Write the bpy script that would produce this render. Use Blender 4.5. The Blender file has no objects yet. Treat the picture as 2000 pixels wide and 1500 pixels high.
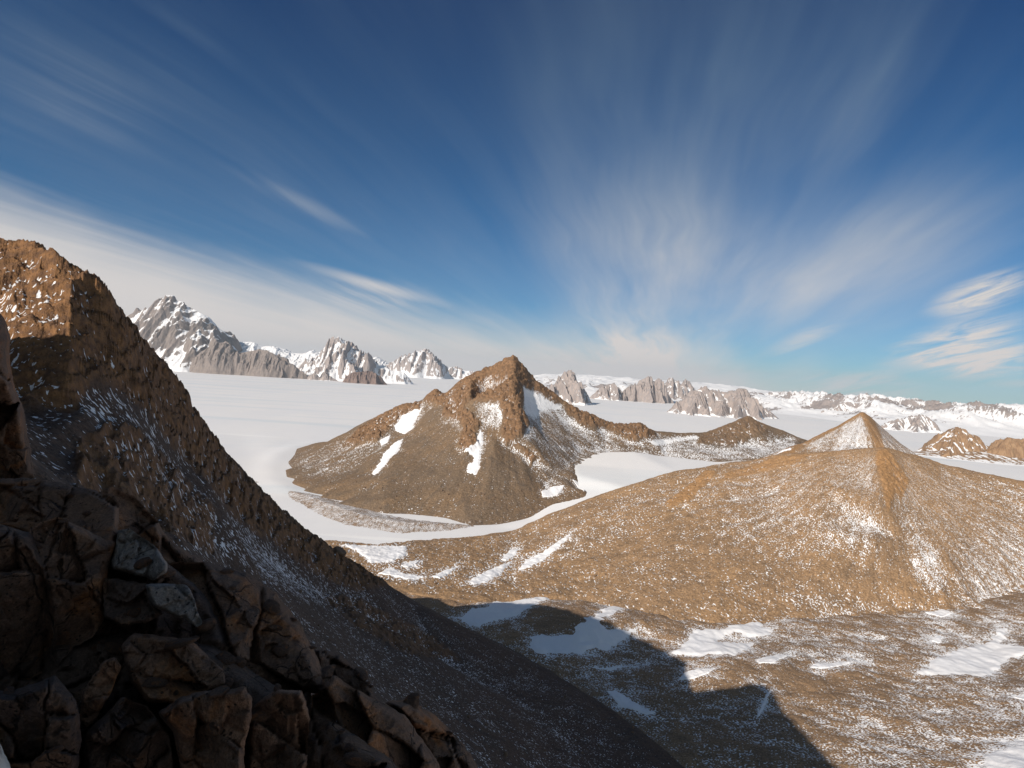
import bpy, bmesh, math, random, time
import numpy as np
from mathutils import Vector, Matrix
from mathutils.geometry import delaunay_2d_cdt
from mathutils.bvhtree import BVHTree
T0 = time.time()
R = math.radians
HAZE = 1e-5
SC = bpy.context.scene
COL = SC.collection

# ------------------------------------------------------------------ camera
F0 = 1192.0                       # focal length in photograph pixels (2000 wide)
ROLL, PITCH = math.atan(0.061), -math.atan(15.0/F0)
cr, sr, cp, sp = math.cos(ROLL), math.sin(ROLL), math.cos(PITCH), math.sin(PITCH)
FWD = np.array([0, cp, sp]); UP0 = np.array([0, -sp, cp]); RT0 = np.array([1.0, 0, 0])
# horizon falls to the right in the picture
RT = RT0*cr + UP0*sr; UP = -RT0*sr + UP0*cr
cam_d = bpy.data.cameras.new('camera'); cam = bpy.data.objects.new('camera', cam_d); COL.objects.link(cam)
cam_d.sensor_width = 36; cam_d.lens = 36*F0/2000; cam_d.clip_start = 0.1; cam_d.clip_end = 400000
m = Matrix(((RT[0], UP[0], -FWD[0], 0), (RT[1], UP[1], -FWD[1], 0), (RT[2], UP[2], -FWD[2], 0), (0, 0, 0, 1)))
cam.matrix_world = m
SC.camera = cam

# ------------------------------------------------------------------ light
PHI, ELEV = R(50), R(30)
SUN = np.array([-math.cos(ELEV)*math.cos(PHI), -math.cos(ELEV)*math.sin(PHI), math.sin(ELEV)])
sd = bpy.data.lights.new('sun', 'SUN'); so = bpy.data.objects.new('sun', sd); COL.objects.link(so)
sd.energy = 4.6; sd.angle = R(0.5); sd.color = (1.0, 0.91, 0.80)
so.rotation_euler = Vector(SUN).to_track_quat('Z', 'Y').to_euler()
SC.view_settings.view_transform = 'Standard'; SC.view_settings.look = 'None'
SC.view_settings.exposure = 0.12; SC.view_settings.gamma = 1
SC.render.engine = 'CYCLES'; SC.cycles.use_denoising = True
SC.cycles.max_bounces = 5; SC.cycles.diffuse_bounces = 3

# ------------------------------------------------------------------ node helper
class NT:
    def __init__(s, nt): s.nt = nt; s.n = nt.nodes; s.l = nt.links
    def inp(s, sock, v):
        if isinstance(v, bpy.types.NodeSocket): s.l.new(v, sock)
        elif v is not None:
            try: sock.default_value = v
            except Exception: sock.default_value = (v[0], v[1], v[2], 1)
    def node(s, t, **kw):
        x = s.n.new(t)
        for k, v in kw.items(): setattr(x, k, v)
        return x
    def math(s, op, a, b=None, c=None, clamp=False):
        x = s.node('ShaderNodeMath', operation=op, use_clamp=clamp)
        s.inp(x.inputs[0], a); s.inp(x.inputs[1], b)
        if c is not None: s.inp(x.inputs[2], c)
        return x.outputs[0]
    def vmath(s, op, a, b=None, out=0):
        x = s.node('ShaderNodeVectorMath', operation=op); s.inp(x.inputs[0], a)
        if op == 'SCALE': s.inp(x.inputs['Scale'], b)
        else: s.inp(x.inputs[1], b)
        return x.outputs[out]
    def noise(s, vec, scale, detail=4, rough=0.55, dist=0, lac=2.0):
        x = s.node('ShaderNodeTexNoise'); s.inp(x.inputs['Vector'], vec)
        x.inputs['Scale'].default_value = scale; x.inputs['Detail'].default_value = detail
        x.inputs['Roughness'].default_value = rough; x.inputs['Distortion'].default_value = dist
        x.inputs['Lacunarity'].default_value = lac
        return x.outputs[0]
    def vor(s, vec, scale, feature='F1', out='Distance', rnd=1.0):
        x = s.node('ShaderNodeTexVoronoi', feature=feature); s.inp(x.inputs['Vector'], vec)
        x.inputs['Scale'].default_value = scale; x.inputs['Randomness'].default_value = rnd
        return x.outputs[out]
    def rng(s, v, a, b, c=0.0, d=1.0, smooth=True):
        x = s.node('ShaderNodeMapRange', interpolation_type='SMOOTHSTEP' if smooth else 'LINEAR')
        s.inp(x.inputs[0], v); s.inp(x.inputs[1], a); s.inp(x.inputs[2], b); s.inp(x.inputs[3], c); s.inp(x.inputs[4], d)
        return x.outputs[0]
    def mix(s, f, a, b, mode='MIX'):
        x = s.node('ShaderNodeMix', data_type='RGBA', blend_type=mode)
        s.inp(x.inputs[0], f); s.inp(x.inputs[6], a); s.inp(x.inputs[7], b)
        return x.outputs[2]
    def mapping(s, vec, loc=(0, 0, 0), rot=(0, 0, 0), sc=(1, 1, 1), typ='POINT'):
        x = s.node('ShaderNodeMapping', vector_type=typ); s.inp(x.inputs['Vector'], vec)
        x.inputs['Location'].default_value = loc; x.inputs['Rotation'].default_value = rot; x.inputs['Scale'].default_value = sc
        return x.outputs[0]
    def attr(s, name, out=2):
        x = s.node('ShaderNodeAttribute', attribute_name=name); return x.outputs[out]

def pixdir(px, py):
    d = FWD + (px-1000)/F0*RT - (py-750)/F0*UP
    return d
def azel(px, py):
    d = pixdir(px, py); d = d/np.linalg.norm(d)
    return math.degrees(math.atan2(d[0], d[1])), math.degrees(math.asin(d[2]))

# ------------------------------------------------------------------ world: Nishita sky with cirrus
W = bpy.data.worlds.new('World'); SC.world = W; W.use_nodes = True
w = NT(W.node_tree); w.n.clear()
sky = w.node('ShaderNodeTexSky', sky_type='NISHITA', sun_disc=False)
sky.sun_elevation = ELEV; sky.sun_rotation = math.atan2(SUN[0], SUN[1])
sky.altitude = 3000; sky.air_density = 1.25; sky.dust_density = 0.25; sky.ozone_density = 2.2
geo = w.node('ShaderNodeTexCoord'); D = geo.outputs['Generated']
sep = w.node('ShaderNodeSeparateXYZ'); w.inp(sep.inputs[0], D)
dx, dy, dz = sep.outputs
az = w.math('MULTIPLY', w.math('ARCTAN2', dx, dy), 57.2958)
el = w.math('MULTIPLY', w.math('ARCSINE', dz), 57.2958)
ae = w.node('ShaderNodeCombineXYZ'); w.inp(ae.inputs[0], az); w.inp(ae.inputs[1], el); AE0 = ae.outputs[0]
# cirrus sheet coordinates (a flat layer far overhead)
zz = w.math('ADD', w.math('MAXIMUM', dz, 0.0), 0.07)
pc = w.node('ShaderNodeCombineXYZ'); w.inp(pc.inputs[0], w.math('DIVIDE', dx, zz)); w.inp(pc.inputs[1], w.math('DIVIDE', dy, zz))
P = w.mapping(pc.outputs[0], rot=(0, 0, R(14)))
pwn = w.node('ShaderNodeTexNoise'); w.inp(pwn.inputs['Vector'], P); pwn.inputs['Scale'].default_value = 0.7; pwn.inputs['Detail'].default_value = 2
P = w.vmath('ADD', P, w.vmath('SCALE', w.vmath('SUBTRACT', pwn.outputs[1], (0.5, 0.5, 0.5)), 0.28))
n1 = w.noise(w.mapping(P, sc=(1.25, 0.16, 1)), 1.0, 5, 0.6, 0.35)
n2 = w.noise(w.mapping(P, loc=(3, 5, 0), sc=(5.0, 0.35, 1)), 1.0, 4, 0.6, 0.1)
streak = w.math('ADD', w.math('MULTIPLY', n1, 0.7), w.math('MULTIPLY', n2, 0.3))
nw = w.node('ShaderNodeTexNoise'); w.inp(nw.inputs['Vector'], AE0); nw.inputs['Scale'].default_value = 0.12; nw.inputs['Detail'].default_value = 3
warp = w.vmath('SCALE', w.vmath('SUBTRACT', nw.outputs[1], (0.5, 0.5, 0.5)), 2.5)
AE = w.vmath('ADD', AE0, warp)
nf = w.noise(w.mapping(AE0, rot=(0, 0, R(17)), sc=(6.5, 0.85, 1), typ='TEXTURE'), 1.0, 6, 0.62, 0.9)
total = None
def blob(p0, p1, width, gain, s_lo=0.35, s_hi=0.75, vec=AE, tex=None, soft=1.0):
    """one band of cirrus between two directions of the sky (given by their place in the view), width in photo px"""
    global total
    a0, e0 = azel(*p0); a1, e1 = azel(*p1)
    L = math.hypot(a1-a0, e1-e0)/2; th = math.atan2(e1-e0, a1-a0); wd = width/F0*57.3
    v = w.mapping(vec, loc=((a0+a1)/2, (e0+e1)/2, 0), rot=(0, 0, th), sc=(L, wd, 1), typ='TEXTURE')
    d = w.vmath('LENGTH', v, out=1)
    k = w.rng(d, 1.0, 1.0-soft, 0, gain)
    if tex is not None: k = w.math('MULTIPLY', k, w.rng(tex, s_lo, s_hi))
    total = k if total is None else w.math('ADD', total, k)
# low bank on the left
a0, e0 = azel(0, 395); a1, e1 = azel(640, 590); a2, e2 = azel(1330, 735)
edge = w.node('ShaderNodeFloatCurve')
def crv(node, pts):
    c = node.mapping.curves[0]
    while len(c.points) > 2: c.points.remove(c.points[1])
    c.points[0].location = pts[0]; c.points[-1].location = pts[-1]
    for p in pts[1:-1]: c.points.new(*p)
    node.mapping.update()
bank = [azel(*p) for p in ((-400, 250), (0, 400), (300, 500), (640, 592), (1000, 660), (1250, 690), (1400, 700), (1500, 760), (2100, 900))]
crv(edge, [((a+60)/120, (e+10)/40) for a, e in bank])
w.inp(edge.inputs['Value'], w.math('DIVIDE', w.math('ADD', az, 60), 120))
eb = w.math('SUBTRACT', w.math('MULTIPLY', edge.outputs[0], 40), 10)
sepw = w.node('ShaderNodeSeparateXYZ'); w.inp(sepw.inputs[0], AE)
below = w.math('SUBTRACT', eb, w.math('ADD', w.math('MULTIPLY', sepw.outputs[1], 0.8), w.math('MULTIPLY', el, 0.2)))
below = w.math('ADD', below, w.math('MULTIPLY', w.math('SUBTRACT', streak, 0.5), 5))
total = w.math('ADD', w.rng(below, -3.4, 3.0, 0, 0.97), w.math('MULTIPLY', w.rng(streak, 0.40, 0.74, 0, 0.10), w.rng(el, 2, 12)))
blob((380, 290), (-150, 20), 90, 0.32, 0.2, 0.8, tex=n2)
blob((760, 475), (390, 300), 22, 0.26, 0.2, 0.75, tex=n2, vec=AE0)
blob((910, 605), (540, 500), 16, 0.6, tex=None, vec=AE0)
blob((900, 590), (560, 560), 45, 0.4, tex=n2)
blob((1360, 720), (1230, 150), 190, 0.38, 0.2, 0.85, tex=streak, vec=AE0)
blob((1330, 760), (1150, 640), 110, 0.8, 0.2, 0.7, tex=streak, vec=AE0)
blob((1330, 700), (1230, 250), 260, 0.20, vec=AE0)
blob((1350, 660), (2100, 320), 150, 0.26, vec=AE0)
blob((1380, 700), (1010, 260), 190, 0.36, 0.25, 0.8, tex=streak, vec=AE0)
blob((1330, 740), (1080, 560), 150, 0.6, 0.25, 0.8, tex=streak, vec=AE0)
blob((1300, 740), (1560, 360), 180, 0.46, 0.2, 0.85, tex=streak, vec=AE0)
blob((1350, 640), (2100, 330), 190, 0.50, 0.2, 0.85, tex=streak, vec=AE0)
blob((900, 30), (2100, 150), 420, 0.42, 0.15, 0.85, tex=streak, vec=AE0)
blob((1500, 330), (2100, -100), 200, 0.25, tex=streak, vec=AE0)
blob((1785, 622), (2060, 520), 38, 1.4, 0.30, 0.66, tex=nf, vec=AE0)
blob((1680, 722), (2060, 610), 44, 1.5, 0.30, 0.66, tex=nf, vec=AE0)
blob((1760, 712), (2100, 690), 46, 1.7, 0.30, 0.66, tex=nf, vec=AE0)
blob((1460, 705), (1680, 615), 24, 0.55, 0.3, 0.75, tex=nf, vec=AE0)
blob((1540, 750), (1850, 755), 36, 0.9, 0.35, 0.65, tex=nf, vec=AE0)
blob((1500, 750), (1650, 700), 60, 0.22, 0.3, 0.7, tex=nf, vec=AE0)
blob((1900, 752), (2100, 745), 10, 0.4, vec=AE0)
blob((500, 150), (150, 30), 120, 0.10, tex=n2)
total = w.math('ADD', total, w.rng(dy, 0.1, -0.5, 0, 0.66))   # unseen bright veil added behind the camera to lift the ambient light
cl = w.math('MINIMUM', total, 1.0)
tint = w.mix(w.rng(el, 0, 20), (0.56, 0.92, 1.18, 1), (0.22, 0.70, 1.02, 1))
tint = w.mix(w.rng(el, 10, 42), tint, (0.0, 0.27, 0.66, 1))
skyc = w.mix(1.0, sky.outputs[0], tint, 'MULTIPLY')
cloudc = w.mix(w.rng(el, 0, 30), (12.8, 11.8, 11.2, 1), (4.2, 5.9, 6.9, 1))
col = w.mix(cl, skyc, cloudc)
bg = w.node('ShaderNodeBackground'); w.inp(bg.inputs[0], col); bg.inputs[1].default_value = 0.055
wo = w.node('ShaderNodeOutputWorld'); w.l.new(bg.outputs[0], wo.inputs[0])

# ------------------------------------------------------------------ numeric helpers
def hash3(ix, iy, iz, seed):
    h = (ix.astype(np.uint32)*np.uint32(374761393) + iy.astype(np.uint32)*np.uint32(668265263)
         + iz.astype(np.uint32)*np.uint32(2147483647 & 1274126177) + np.uint32(seed*2654435761 & 0xffffffff))
    h ^= h >> np.uint32(13); h *= np.uint32(1274126177); h ^= h >> np.uint32(16); h *= np.uint32(2246822519); h ^= h >> np.uint32(15)
    return h
def perlin(x, y, z=None, seed=0):
    """2-D (z None) or 3-D gradient noise, about -1..1"""
    xi = np.floor(x).astype(np.int64); yi = np.floor(y).astype(np.int64)
    xf = x-xi; yf = y-yi
    u = xf*xf*xf*(xf*(xf*6-15)+10); v = yf*yf*yf*(yf*(yf*6-15)+10)
    if z is None:
        def g(a, b):
            h = hash3(xi+a, yi+b, xi*0, seed).astype(np.float64)*(2*math.pi/4294967296.0)
            return np.cos(h)*(xf-a)+np.sin(h)*(yf-b)
        n0 = g(0, 0)*(1-u)+g(1, 0)*u; n1 = g(0, 1)*(1-u)+g(1, 1)*u
        return (n0*(1-v)+n1*v)*1.5
    zi = np.floor(z).astype(np.int64); zf = z-zi; t = zf*zf*zf*(zf*(zf*6-15)+10)
    def g(a, b, c):
        h = hash3(xi+a, yi+b, zi+c, seed)
        h1 = (h & np.uint32(0xffff)).astype(np.float64)/65535*2-1; h2 = (h >> np.uint32(16)).astype(np.float64)/65536*2*math.pi
        r = np.sqrt(1-h1*h1)
        return r*np.cos(h2)*(xf-a)+r*np.sin(h2)*(yf-b)+h1*(zf-c)
    def pl(c):
        n0 = g(0, 0, c)*(1-u)+g(1, 0, c)*u; n1 = g(0, 1, c)*(1-u)+g(1, 1, c)*u
        return n0*(1-v)+n1*v
    return (pl(0)*(1-t)+pl(1)*t)*1.5
def fbm(x, y, z=None, oct=5, gain=0.5, seed=0, ridged=False):
    a, f, s, tot = 1.0, 1.0, 0, 0
    for o in range(oct):
        n = perlin(x*f+o*17.3, y*f-o*9.1, None if z is None else z*f+o*5.7, seed+o*13)
        if ridged: n = 1-2*np.abs(n)
        s = s+n*a; tot += a; a *= gain; f *= 2.03
    return s/tot
def sstep(a, b, x):
    t = np.clip((x-a)/(b-a), 0, 1); return t*t*(3-2*t)
def proj(X, Y, Z):
    """photograph pixel of a world point"""
    f = X*FWD[0]+Y*FWD[1]+Z*FWD[2]; f = np.where(f < 1e-3, 1e-3, f)
    return 1000+F0*(X*RT[0]+Y*RT[1]+Z*RT[2])/f, 750-F0*(X*UP[0]+Y*UP[1]+Z*UP[2])/f
def P3(px, py, t=None, z=None):
    d = pixdir(px, py)
    if t is None: t = z/d[2]
    return d*t
def polysd(px, py, poly):
    """signed distance to a closed outline, positive inside"""
    poly = np.asarray(poly, float); n = len(poly)
    d2 = np.full(px.shape, 1e18); ins = np.zeros(px.shape, bool)
    for i in range(n):
        ax, ay = poly[i]; bx, by = poly[(i+1) % n]; ex, ey = bx-ax, by-ay
        wx, wy = px-ax, py-ay
        t = np.clip((wx*ex+wy*ey)/(ex*ex+ey*ey+1e-12), 0, 1)
        d2 = np.minimum(d2, (wx-t*ex)**2+(wy-t*ey)**2)
        c = ((ay > py) != (by > py)) & (px < ex*(py-ay)/(ey if abs(ey) > 1e-12 else 1e-12)+ax)
        ins ^= c
    return np.where(ins, 1, -1)*np.sqrt(d2)
def linesd(px, py, line):
    d2 = np.full(px.shape, 1e18)
    for (ax, ay), (bx, by) in zip(line[:-1], line[1:]):
        ex, ey = bx-ax, by-ay; wx, wy = px-ax, py-ay
        t = np.clip((wx*ex+wy*ey)/(ex*ex+ey*ey+1e-12), 0, 1)
        d2 = np.minimum(d2, (wx-t*ex)**2+(wy-t*ey)**2)
    return np.sqrt(d2)
def tin(points, X, Y, edges=(), fill=-460.0):
    """height of the triangulated surface through 3-D points, sampled at X, Y"""
    pts = np.array(points, float)
    v, _, f, *_r = delaunay_2d_cdt([Vector((p[0], p[1])) for p in pts], list(edges), [], 0, 1e-4)
    V = np.array([(a.x, a.y) for a in v]); orig = _r[0]
    Z = np.array([pts[o[0], 2] if len(o) else 0 for o in orig])
    for k, o in enumerate(orig):
        if not len(o):
            d = np.hypot(pts[:, 0]-V[k, 0], pts[:, 1]-V[k, 1]); j = np.argsort(d)[:3]; wq = 1/(d[j]+1e-6); Z[k] = (pts[j, 2]*wq).sum()/wq.sum()
    out = np.full(X.shape, fill)
    xf, yf, of = X.ravel(), Y.ravel(), out.ravel()
    for tri in f:
        a, b, c = tri[0], tri[1], tri[2]
        x0, y0 = V[a]; x1, y1 = V[b]; x2, y2 = V[c]
        det = (y1-y2)*(x0-x2)+(x2-x1)*(y0-y2)
        if abs(det) < 1e-9: continue
        idx = np.nonzero((xf >= min(x0, x1, x2)) & (xf <= max(x0, x1, x2)) & (yf >= min(y0, y1, y2)) & (yf <= max(y0, y1, y2)))[0]
        if not len(idx): continue
        l0 = ((y1-y2)*(xf[idx]-x2)+(x2-x1)*(yf[idx]-y2))/det
        l1 = ((y2-y0)*(xf[idx]-x2)+(x0-x2)*(yf[idx]-y2))/det
        k = (l0 >= -1e-6) & (l1 >= -1e-6) & (l0+l1 <= 1+1e-6)
        of[idx[k]] = l0[k]*Z[a]+l1[k]*Z[b]+(1-l0[k]-l1[k])*Z[c]
    return of.reshape(X.shape)
def blur(A, r0, r1, n=2):
    for _ in range(n):
        for ax, r in ((0, r0), (1, r1)):
            if r < 1: continue
            Pd = [(0, 0), (0, 0)]; Pd[ax] = (r+1, r)
            C = np.cumsum(np.pad(A, Pd, mode='edge'), axis=ax)
            L = A.shape[ax]
            hi = np.take(C, np.arange(L)+2*r+1, axis=ax); lo = np.take(C, np.arange(L), axis=ax)
            A = (hi-lo)/(2*r+1)
    return A
def link(name, me, mat=None, parent=None):
    o = bpy.data.objects.new(name, me); COL.objects.link(o)
    if mat is not None: me.materials.append(mat)
    if parent is not None: o.parent = parent
    return o
def tag(o, label=None, cat=None, kind=None, group=None):
    if label: o['label'] = label
    if cat: o['category'] = cat
    if kind: o['kind'] = kind
    if group: o['group'] = group
    return o
def meshobj(name, V, Fq, mat, parent=None, smooth=True, attrs=None):
    me = bpy.data.meshes.new(name); V = np.asarray(V, np.float32); Fq = np.asarray(Fq, np.int32); k = Fq.shape[1]
    me.vertices.add(len(V)); me.vertices.foreach_set('co', V.ravel())
    me.loops.add(Fq.size); me.loops.foreach_set('vertex_index', Fq.ravel())
    me.polygons.add(len(Fq)); me.polygons.foreach_set('loop_start', np.arange(0, Fq.size, k, dtype=np.int32))
    me.polygons.foreach_set('loop_total', np.full(len(Fq), k, np.int32))
    me.update(calc_edges=True); me.validate()
    me.polygons.foreach_set('use_smooth', np.full(len(me.polygons), smooth, bool))
    for nme, a in (attrs or {}).items():
        a = np.asarray(a, np.float32)
        if a.ndim == 1: at = me.attributes.new(nme, 'FLOAT', 'POINT'); at.data.foreach_set('value', a)
        else: at = me.attributes.new(nme, 'FLOAT_VECTOR', 'POINT'); at.data.foreach_set('vector', a.ravel())
    return link(name, me, mat, parent)
def gridmesh(name, X, Y, Z, mat, attrs=None, cut=None, parent=None, smooth=True):
    """cut: faces whose corners all lie under this height are left out"""
    n, mm = X.shape
    idx = np.arange(n*mm).reshape(n, mm)
    q = np.stack([idx[:-1, :-1], idx[:-1, 1:], idx[1:, 1:], idx[1:, :-1]], -1).reshape(-1, 4)
    if cut is not None:
        low = (Z < cut).ravel(); q = q[~(low[q].all(1))]
    V = np.stack([X, Y, Z], -1).reshape(-1, 3)
    A = {k: (a.reshape(-1, 3) if a.ndim == 3 else a.ravel()) for k, a in (attrs or {}).items()}
    used = np.zeros(len(V), bool); used[q.ravel()] = True
    remap = np.cumsum(used)-1
    return meshobj(name, V[used], remap[q], mat, parent, smooth, {k: a[used] for k, a in A.items()})
def uvgrid(px0, px1, t0, t1, ncol, nrow, log=False):
    u = np.linspace((px0-1000)/F0, (px1-1000)/F0, ncol)
    t = np.geomspace(t0, t1, nrow) if log else np.linspace(t0, t1, nrow)
    U, T = np.meshgrid(u, t)
    return U*T, T

# ------------------------------------------------------------------ materials
def newmat(name):
    mt = bpy.data.materials.new(name); mt.use_nodes = True; a = NT(mt.node_tree); a.n.clear()
    b = a.node('ShaderNodeBsdfPrincipled'); o = a.node('ShaderNodeOutputMaterial'); a.l.new(b.outputs[0], o.inputs[0])
    b.inputs['Specular IOR Level'].default_value = 0.2
    return mt, a, b
def snow_mat(name='snow', col=(0.86, 0.85, 0.86), scale=0.02, bump=1.0, bands=False):
    mt, a, b = newmat(name)
    tc = a.node('ShaderNodeTexCoord').outputs['Object']
    n = a.noise(a.mapping(tc, rot=(0, 0, 0.5), sc=(1, 0.35, 1)), scale, 6, 0.6)
    c = a.mix(a.rng(n, 0.3, 0.7), (col[0]*0.95, col[1]*0.965, col[2]*0.99, 1), (col[0], col[1], col[2], 1))
    if bands:
        bd = a.noise(a.mapping(tc, rot=(0, 0, R(62)), sc=(1/5200.0, 1/420.0, 0)), 1.0, 6, 0.62, 0.5)
        c = a.mix(a.rng(bd, 0.50, 0.70, 0, 0.7), c, (0.70, 0.745, 0.78, 1))
        sp = a.noise(a.mapping(tc, rot=(0, 0, R(62)), sc=(1/1500.0, 1/150.0, 0)), 1.0, 4, 0.6)
        c = a.mix(a.rng(sp, 0.66, 0.72, 0, 0.8), c, (0.92, 0.91, 0.90, 1))
    a.inp(b.inputs['Base Color'], c); b.inputs['Roughness'].default_value = 0.7
    bp = a.node('ShaderNodeBump'); bp.inputs['Strength'].default_value = 0.5; bp.inputs['Distance'].default_value = bump
    a.inp(bp.inputs['Height'], n); a.l.new(bp.outputs[0], b.inputs['Normal'])
    return mt
def scree_mat(name, c1, c2, c3, crag1, crag2, sc=3.0, stretch=2.0, bump=1.2, snowcol=(0.86, 0.86, 0.88), medium=14.0):
    """rubble slope with wind-blown snow between the stones; attributes snow, crag, flow drive it"""
    mt, a, b = newmat(name)
    tc = a.node('ShaderNodeTexCoord').outputs['Object']; fl = a.attr('flow', 1)
    snow = a.attr('snow'); crag = a.attr('crag')
    big = a.noise(tc, 1/130.0, 5, 0.6); med = a.noise(tc, 1/medium, 4, 0.65); fine = a.noise(tc, 1/sc*0.8, 3, 0.7)
    fs = a.noise(a.mapping(fl, sc=(1/(sc*5), 1/(sc*5*stretch*2), 0.0)), 1.0, 5, 0.6, 0.6)
    base = a.mix(a.rng(big, 0.35, 0.65), c1, c2)
    base = a.mix(a.rng(fs, 0.42, 0.72, 0, 0.75), base, c3)
    base = a.mix(a.rng(med, 0.5, 0.75, 0, 0.5), base, c3)
    v = a.noise(tc, 1/(sc*2.5), 5, 0.75)
    rock = a.mix(a.rng(v, 0.38, 0.62), crag1, crag2)
    base = a.mix(a.math('MULTIPLY', crag, a.rng(a.math('ADD', crag, med), 0.7, 1.1)), base, rock)
    base = a.mix(1.0, base, a.node('ShaderNodeCombineColor').outputs[0], 'MULTIPLY') if False else base
    shade = a.math('MULTIPLY', a.rng(fine, 0.3, 0.7, 0.55, 1.42, smooth=False), a.rng(a.vor(tc, 1/(sc*1.2)), 0.05, 0.3, 0.55, 1.0))
    vm = a.node('ShaderNodeVectorMath', operation='SCALE'); a.inp(vm.inputs[0], base); a.inp(vm.inputs['Scale'], shade)
    # snow: stretched grains, larger drifts where the amount is high
    g1 = a.noise(a.mapping(fl, sc=(1/sc, 1/(sc*stretch), 0)), 1.0, 3, 0.65)
    g2 = a.noise(a.mapping(fl, loc=(1, 9, 0), sc=(1/(sc*1.1), 1/(sc*1.5), 0)), 1.0, 1.5, 0.55)
    g3 = a.noise(a.mapping(fl, loc=(7, 3, 0), sc=(1/(sc*6), 1/(sc*6*stretch), 0)), 1.0, 4, 0.6, 0.5)
    g = a.math('ADD', a.math('ADD', a.math('MULTIPLY', g1, 0.30), a.math('MULTIPLY', g2, 0.46)), a.math('MULTIPLY', g3, 0.24))
    th = a.rng(snow, 0, 1, 0.645, 0.37, smooth=False)
    mask = a.rng(a.math('SUBTRACT', g, th), -0.008, 0.014)
    c = a.mix(mask, vm.outputs[0], (*snowcol, 1))
    a.inp(b.inputs['Base Color'], c); b.inputs['Roughness'].default_value = 0.85
    h = a.math('ADD', a.math('MULTIPLY', fine, 1.3), a.math('ADD', a.math('MULTIPLY', med, 2.2), a.math('MULTIPLY', mask, 0.12)))
    bp = a.node('ShaderNodeBump'); bp.inputs['Strength'].default_value = 0.9; bp.inputs['Distance'].default_value = bump
    a.inp(bp.inputs['Height'], h); a.l.new(bp.outputs[0], b.inputs['Normal'])
    return mt
M_hill = scree_mat('hill_scree', (0.36, 0.225, 0.122), (0.30, 0.193, 0.112), (0.20, 0.135, 0.085), (0.42, 0.24, 0.11), (0.30, 0.17, 0.08), sc=2.6, stretch=1.5)
M_cent = scree_mat('mountain_scree', (0.19, 0.135, 0.09), (0.225, 0.148, 0.088), (0.14, 0.105, 0.078), (0.30, 0.175, 0.095), (0.14, 0.085, 0.05), sc=3.6, bump=2.0, medium=22)
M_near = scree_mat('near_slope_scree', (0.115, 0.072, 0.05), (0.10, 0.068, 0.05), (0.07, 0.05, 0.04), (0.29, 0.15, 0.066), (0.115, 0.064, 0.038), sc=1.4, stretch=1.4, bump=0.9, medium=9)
M_floor = scree_mat('floor_moraine', (0.33, 0.21, 0.12), (0.275, 0.18, 0.108), (0.175, 0.12, 0.08), (0.3, 0.2, 0.12), (0.2, 0.14, 0.1), sc=1.7, stretch=2.2, bump=0.8, medium=8)
M_snow = snow_mat()
M_ice = snow_mat('glacier_snow', (0.87, 0.85, 0.84), 1/420.0, 6.0, True)

def flow_coords(X, Y, cx, cy, r0=400.0):
    dx, dy = X-cx, Y-cy; r = np.hypot(dx, dy)
    return np.stack([np.arctan2(dx, dy)*r0, r, r*0], -1)

# ------------------------------------------------------------------ ground: one sheet of glacier ice out to the horizon
def glacier_z(X, Y):
    d = np.hypot(X, Y); az_ = np.degrees(np.arctan2(X, Y))
    z = np.full(X.shape, -400.0)
    # snowfield climbing between the central mountain and the right-hand hill
    B_ = [(-600, 1500, -400), (-100, 1450, -400), (-20, 1600, -399), (70, 1670, -389), (250, 1790, -356), (190, 1900, -338), (212, 1988, -305), (213, 2150, -296), (264, 2330, -274), (493, 2450, -268), (624, 2480, -284), (822, 2450, -292), (1020, 2500, -280), (1220, 2600, -250),
          (400, 2150, -300), (600, 2150, -302), (800, 2000, -322), (450, 1850, -332), (300, 1650, -385), (600, 1700, -360), (400, 1500, -399), (800, 1550, -392), (0, 2500, -400), (100, 2000, -400), (60, 2250, -400), (300, 2800, -400), (700, 3100, -400), (1300, 3300, -400), (1700, 3000, -400), (1900, 2400, -400), (1400, 1700, -400), (1000, 1400, -400), (400, 1350, -400), (-600, 1300, -400)]
    zt = blur(tin(B_, X, Y, fill=-400.0), 3, 3, 2); z = np.maximum(z, zt)
    z = z + 330*sstep(16500, 34000, d)*sstep(-24, -16, az_)*(1-sstep(4, 12, az_))
    z = z - 14*sstep(1560, 1250, Y)*sstep(1450,1250,Y)*sstep(-420, -250, X)
    for ln, h, k in (([(618, 866), (575, 874), (540, 890), (524, 912), (530, 935), (560, 958)], 5, 0.16), ([(470, 850), (480, 880), (500, 905), (515, 930)], -3, 0.10)):
        W_ = [P3(a, b, z=-400)[:2] for a, b in ln]
        dln = linesd(X, Y, W_); z = z + h*np.exp(-(dln*k/9)**2)
    z = z + 5*fbm(X/2500, Y/2500, oct=4, seed=3)*sstep(1500, 4000, d) + 1.5*fbm(X/500, Y/500, oct=3, seed=9)
    return z
az_ = np.radians(np.linspace(-62, 62, 760)); rr = np.concatenate([np.geomspace(300, 1200, 60)[:-1], np.geomspace(1200, 4500, 560)[:-1], np.geomspace(4500, 64000, 260)])
A_, R_ = np.meshgrid(az_, rr); GX, GY = np.sin(A_)*R_, np.cos(A_)*R_
g = gridmesh('ground', GX, GY, glacier_z(GX, GY), M_ice)
tag(g, 'wide white glacier ice plain stretching to the far mountains', 'glacier', 'structure')

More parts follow.
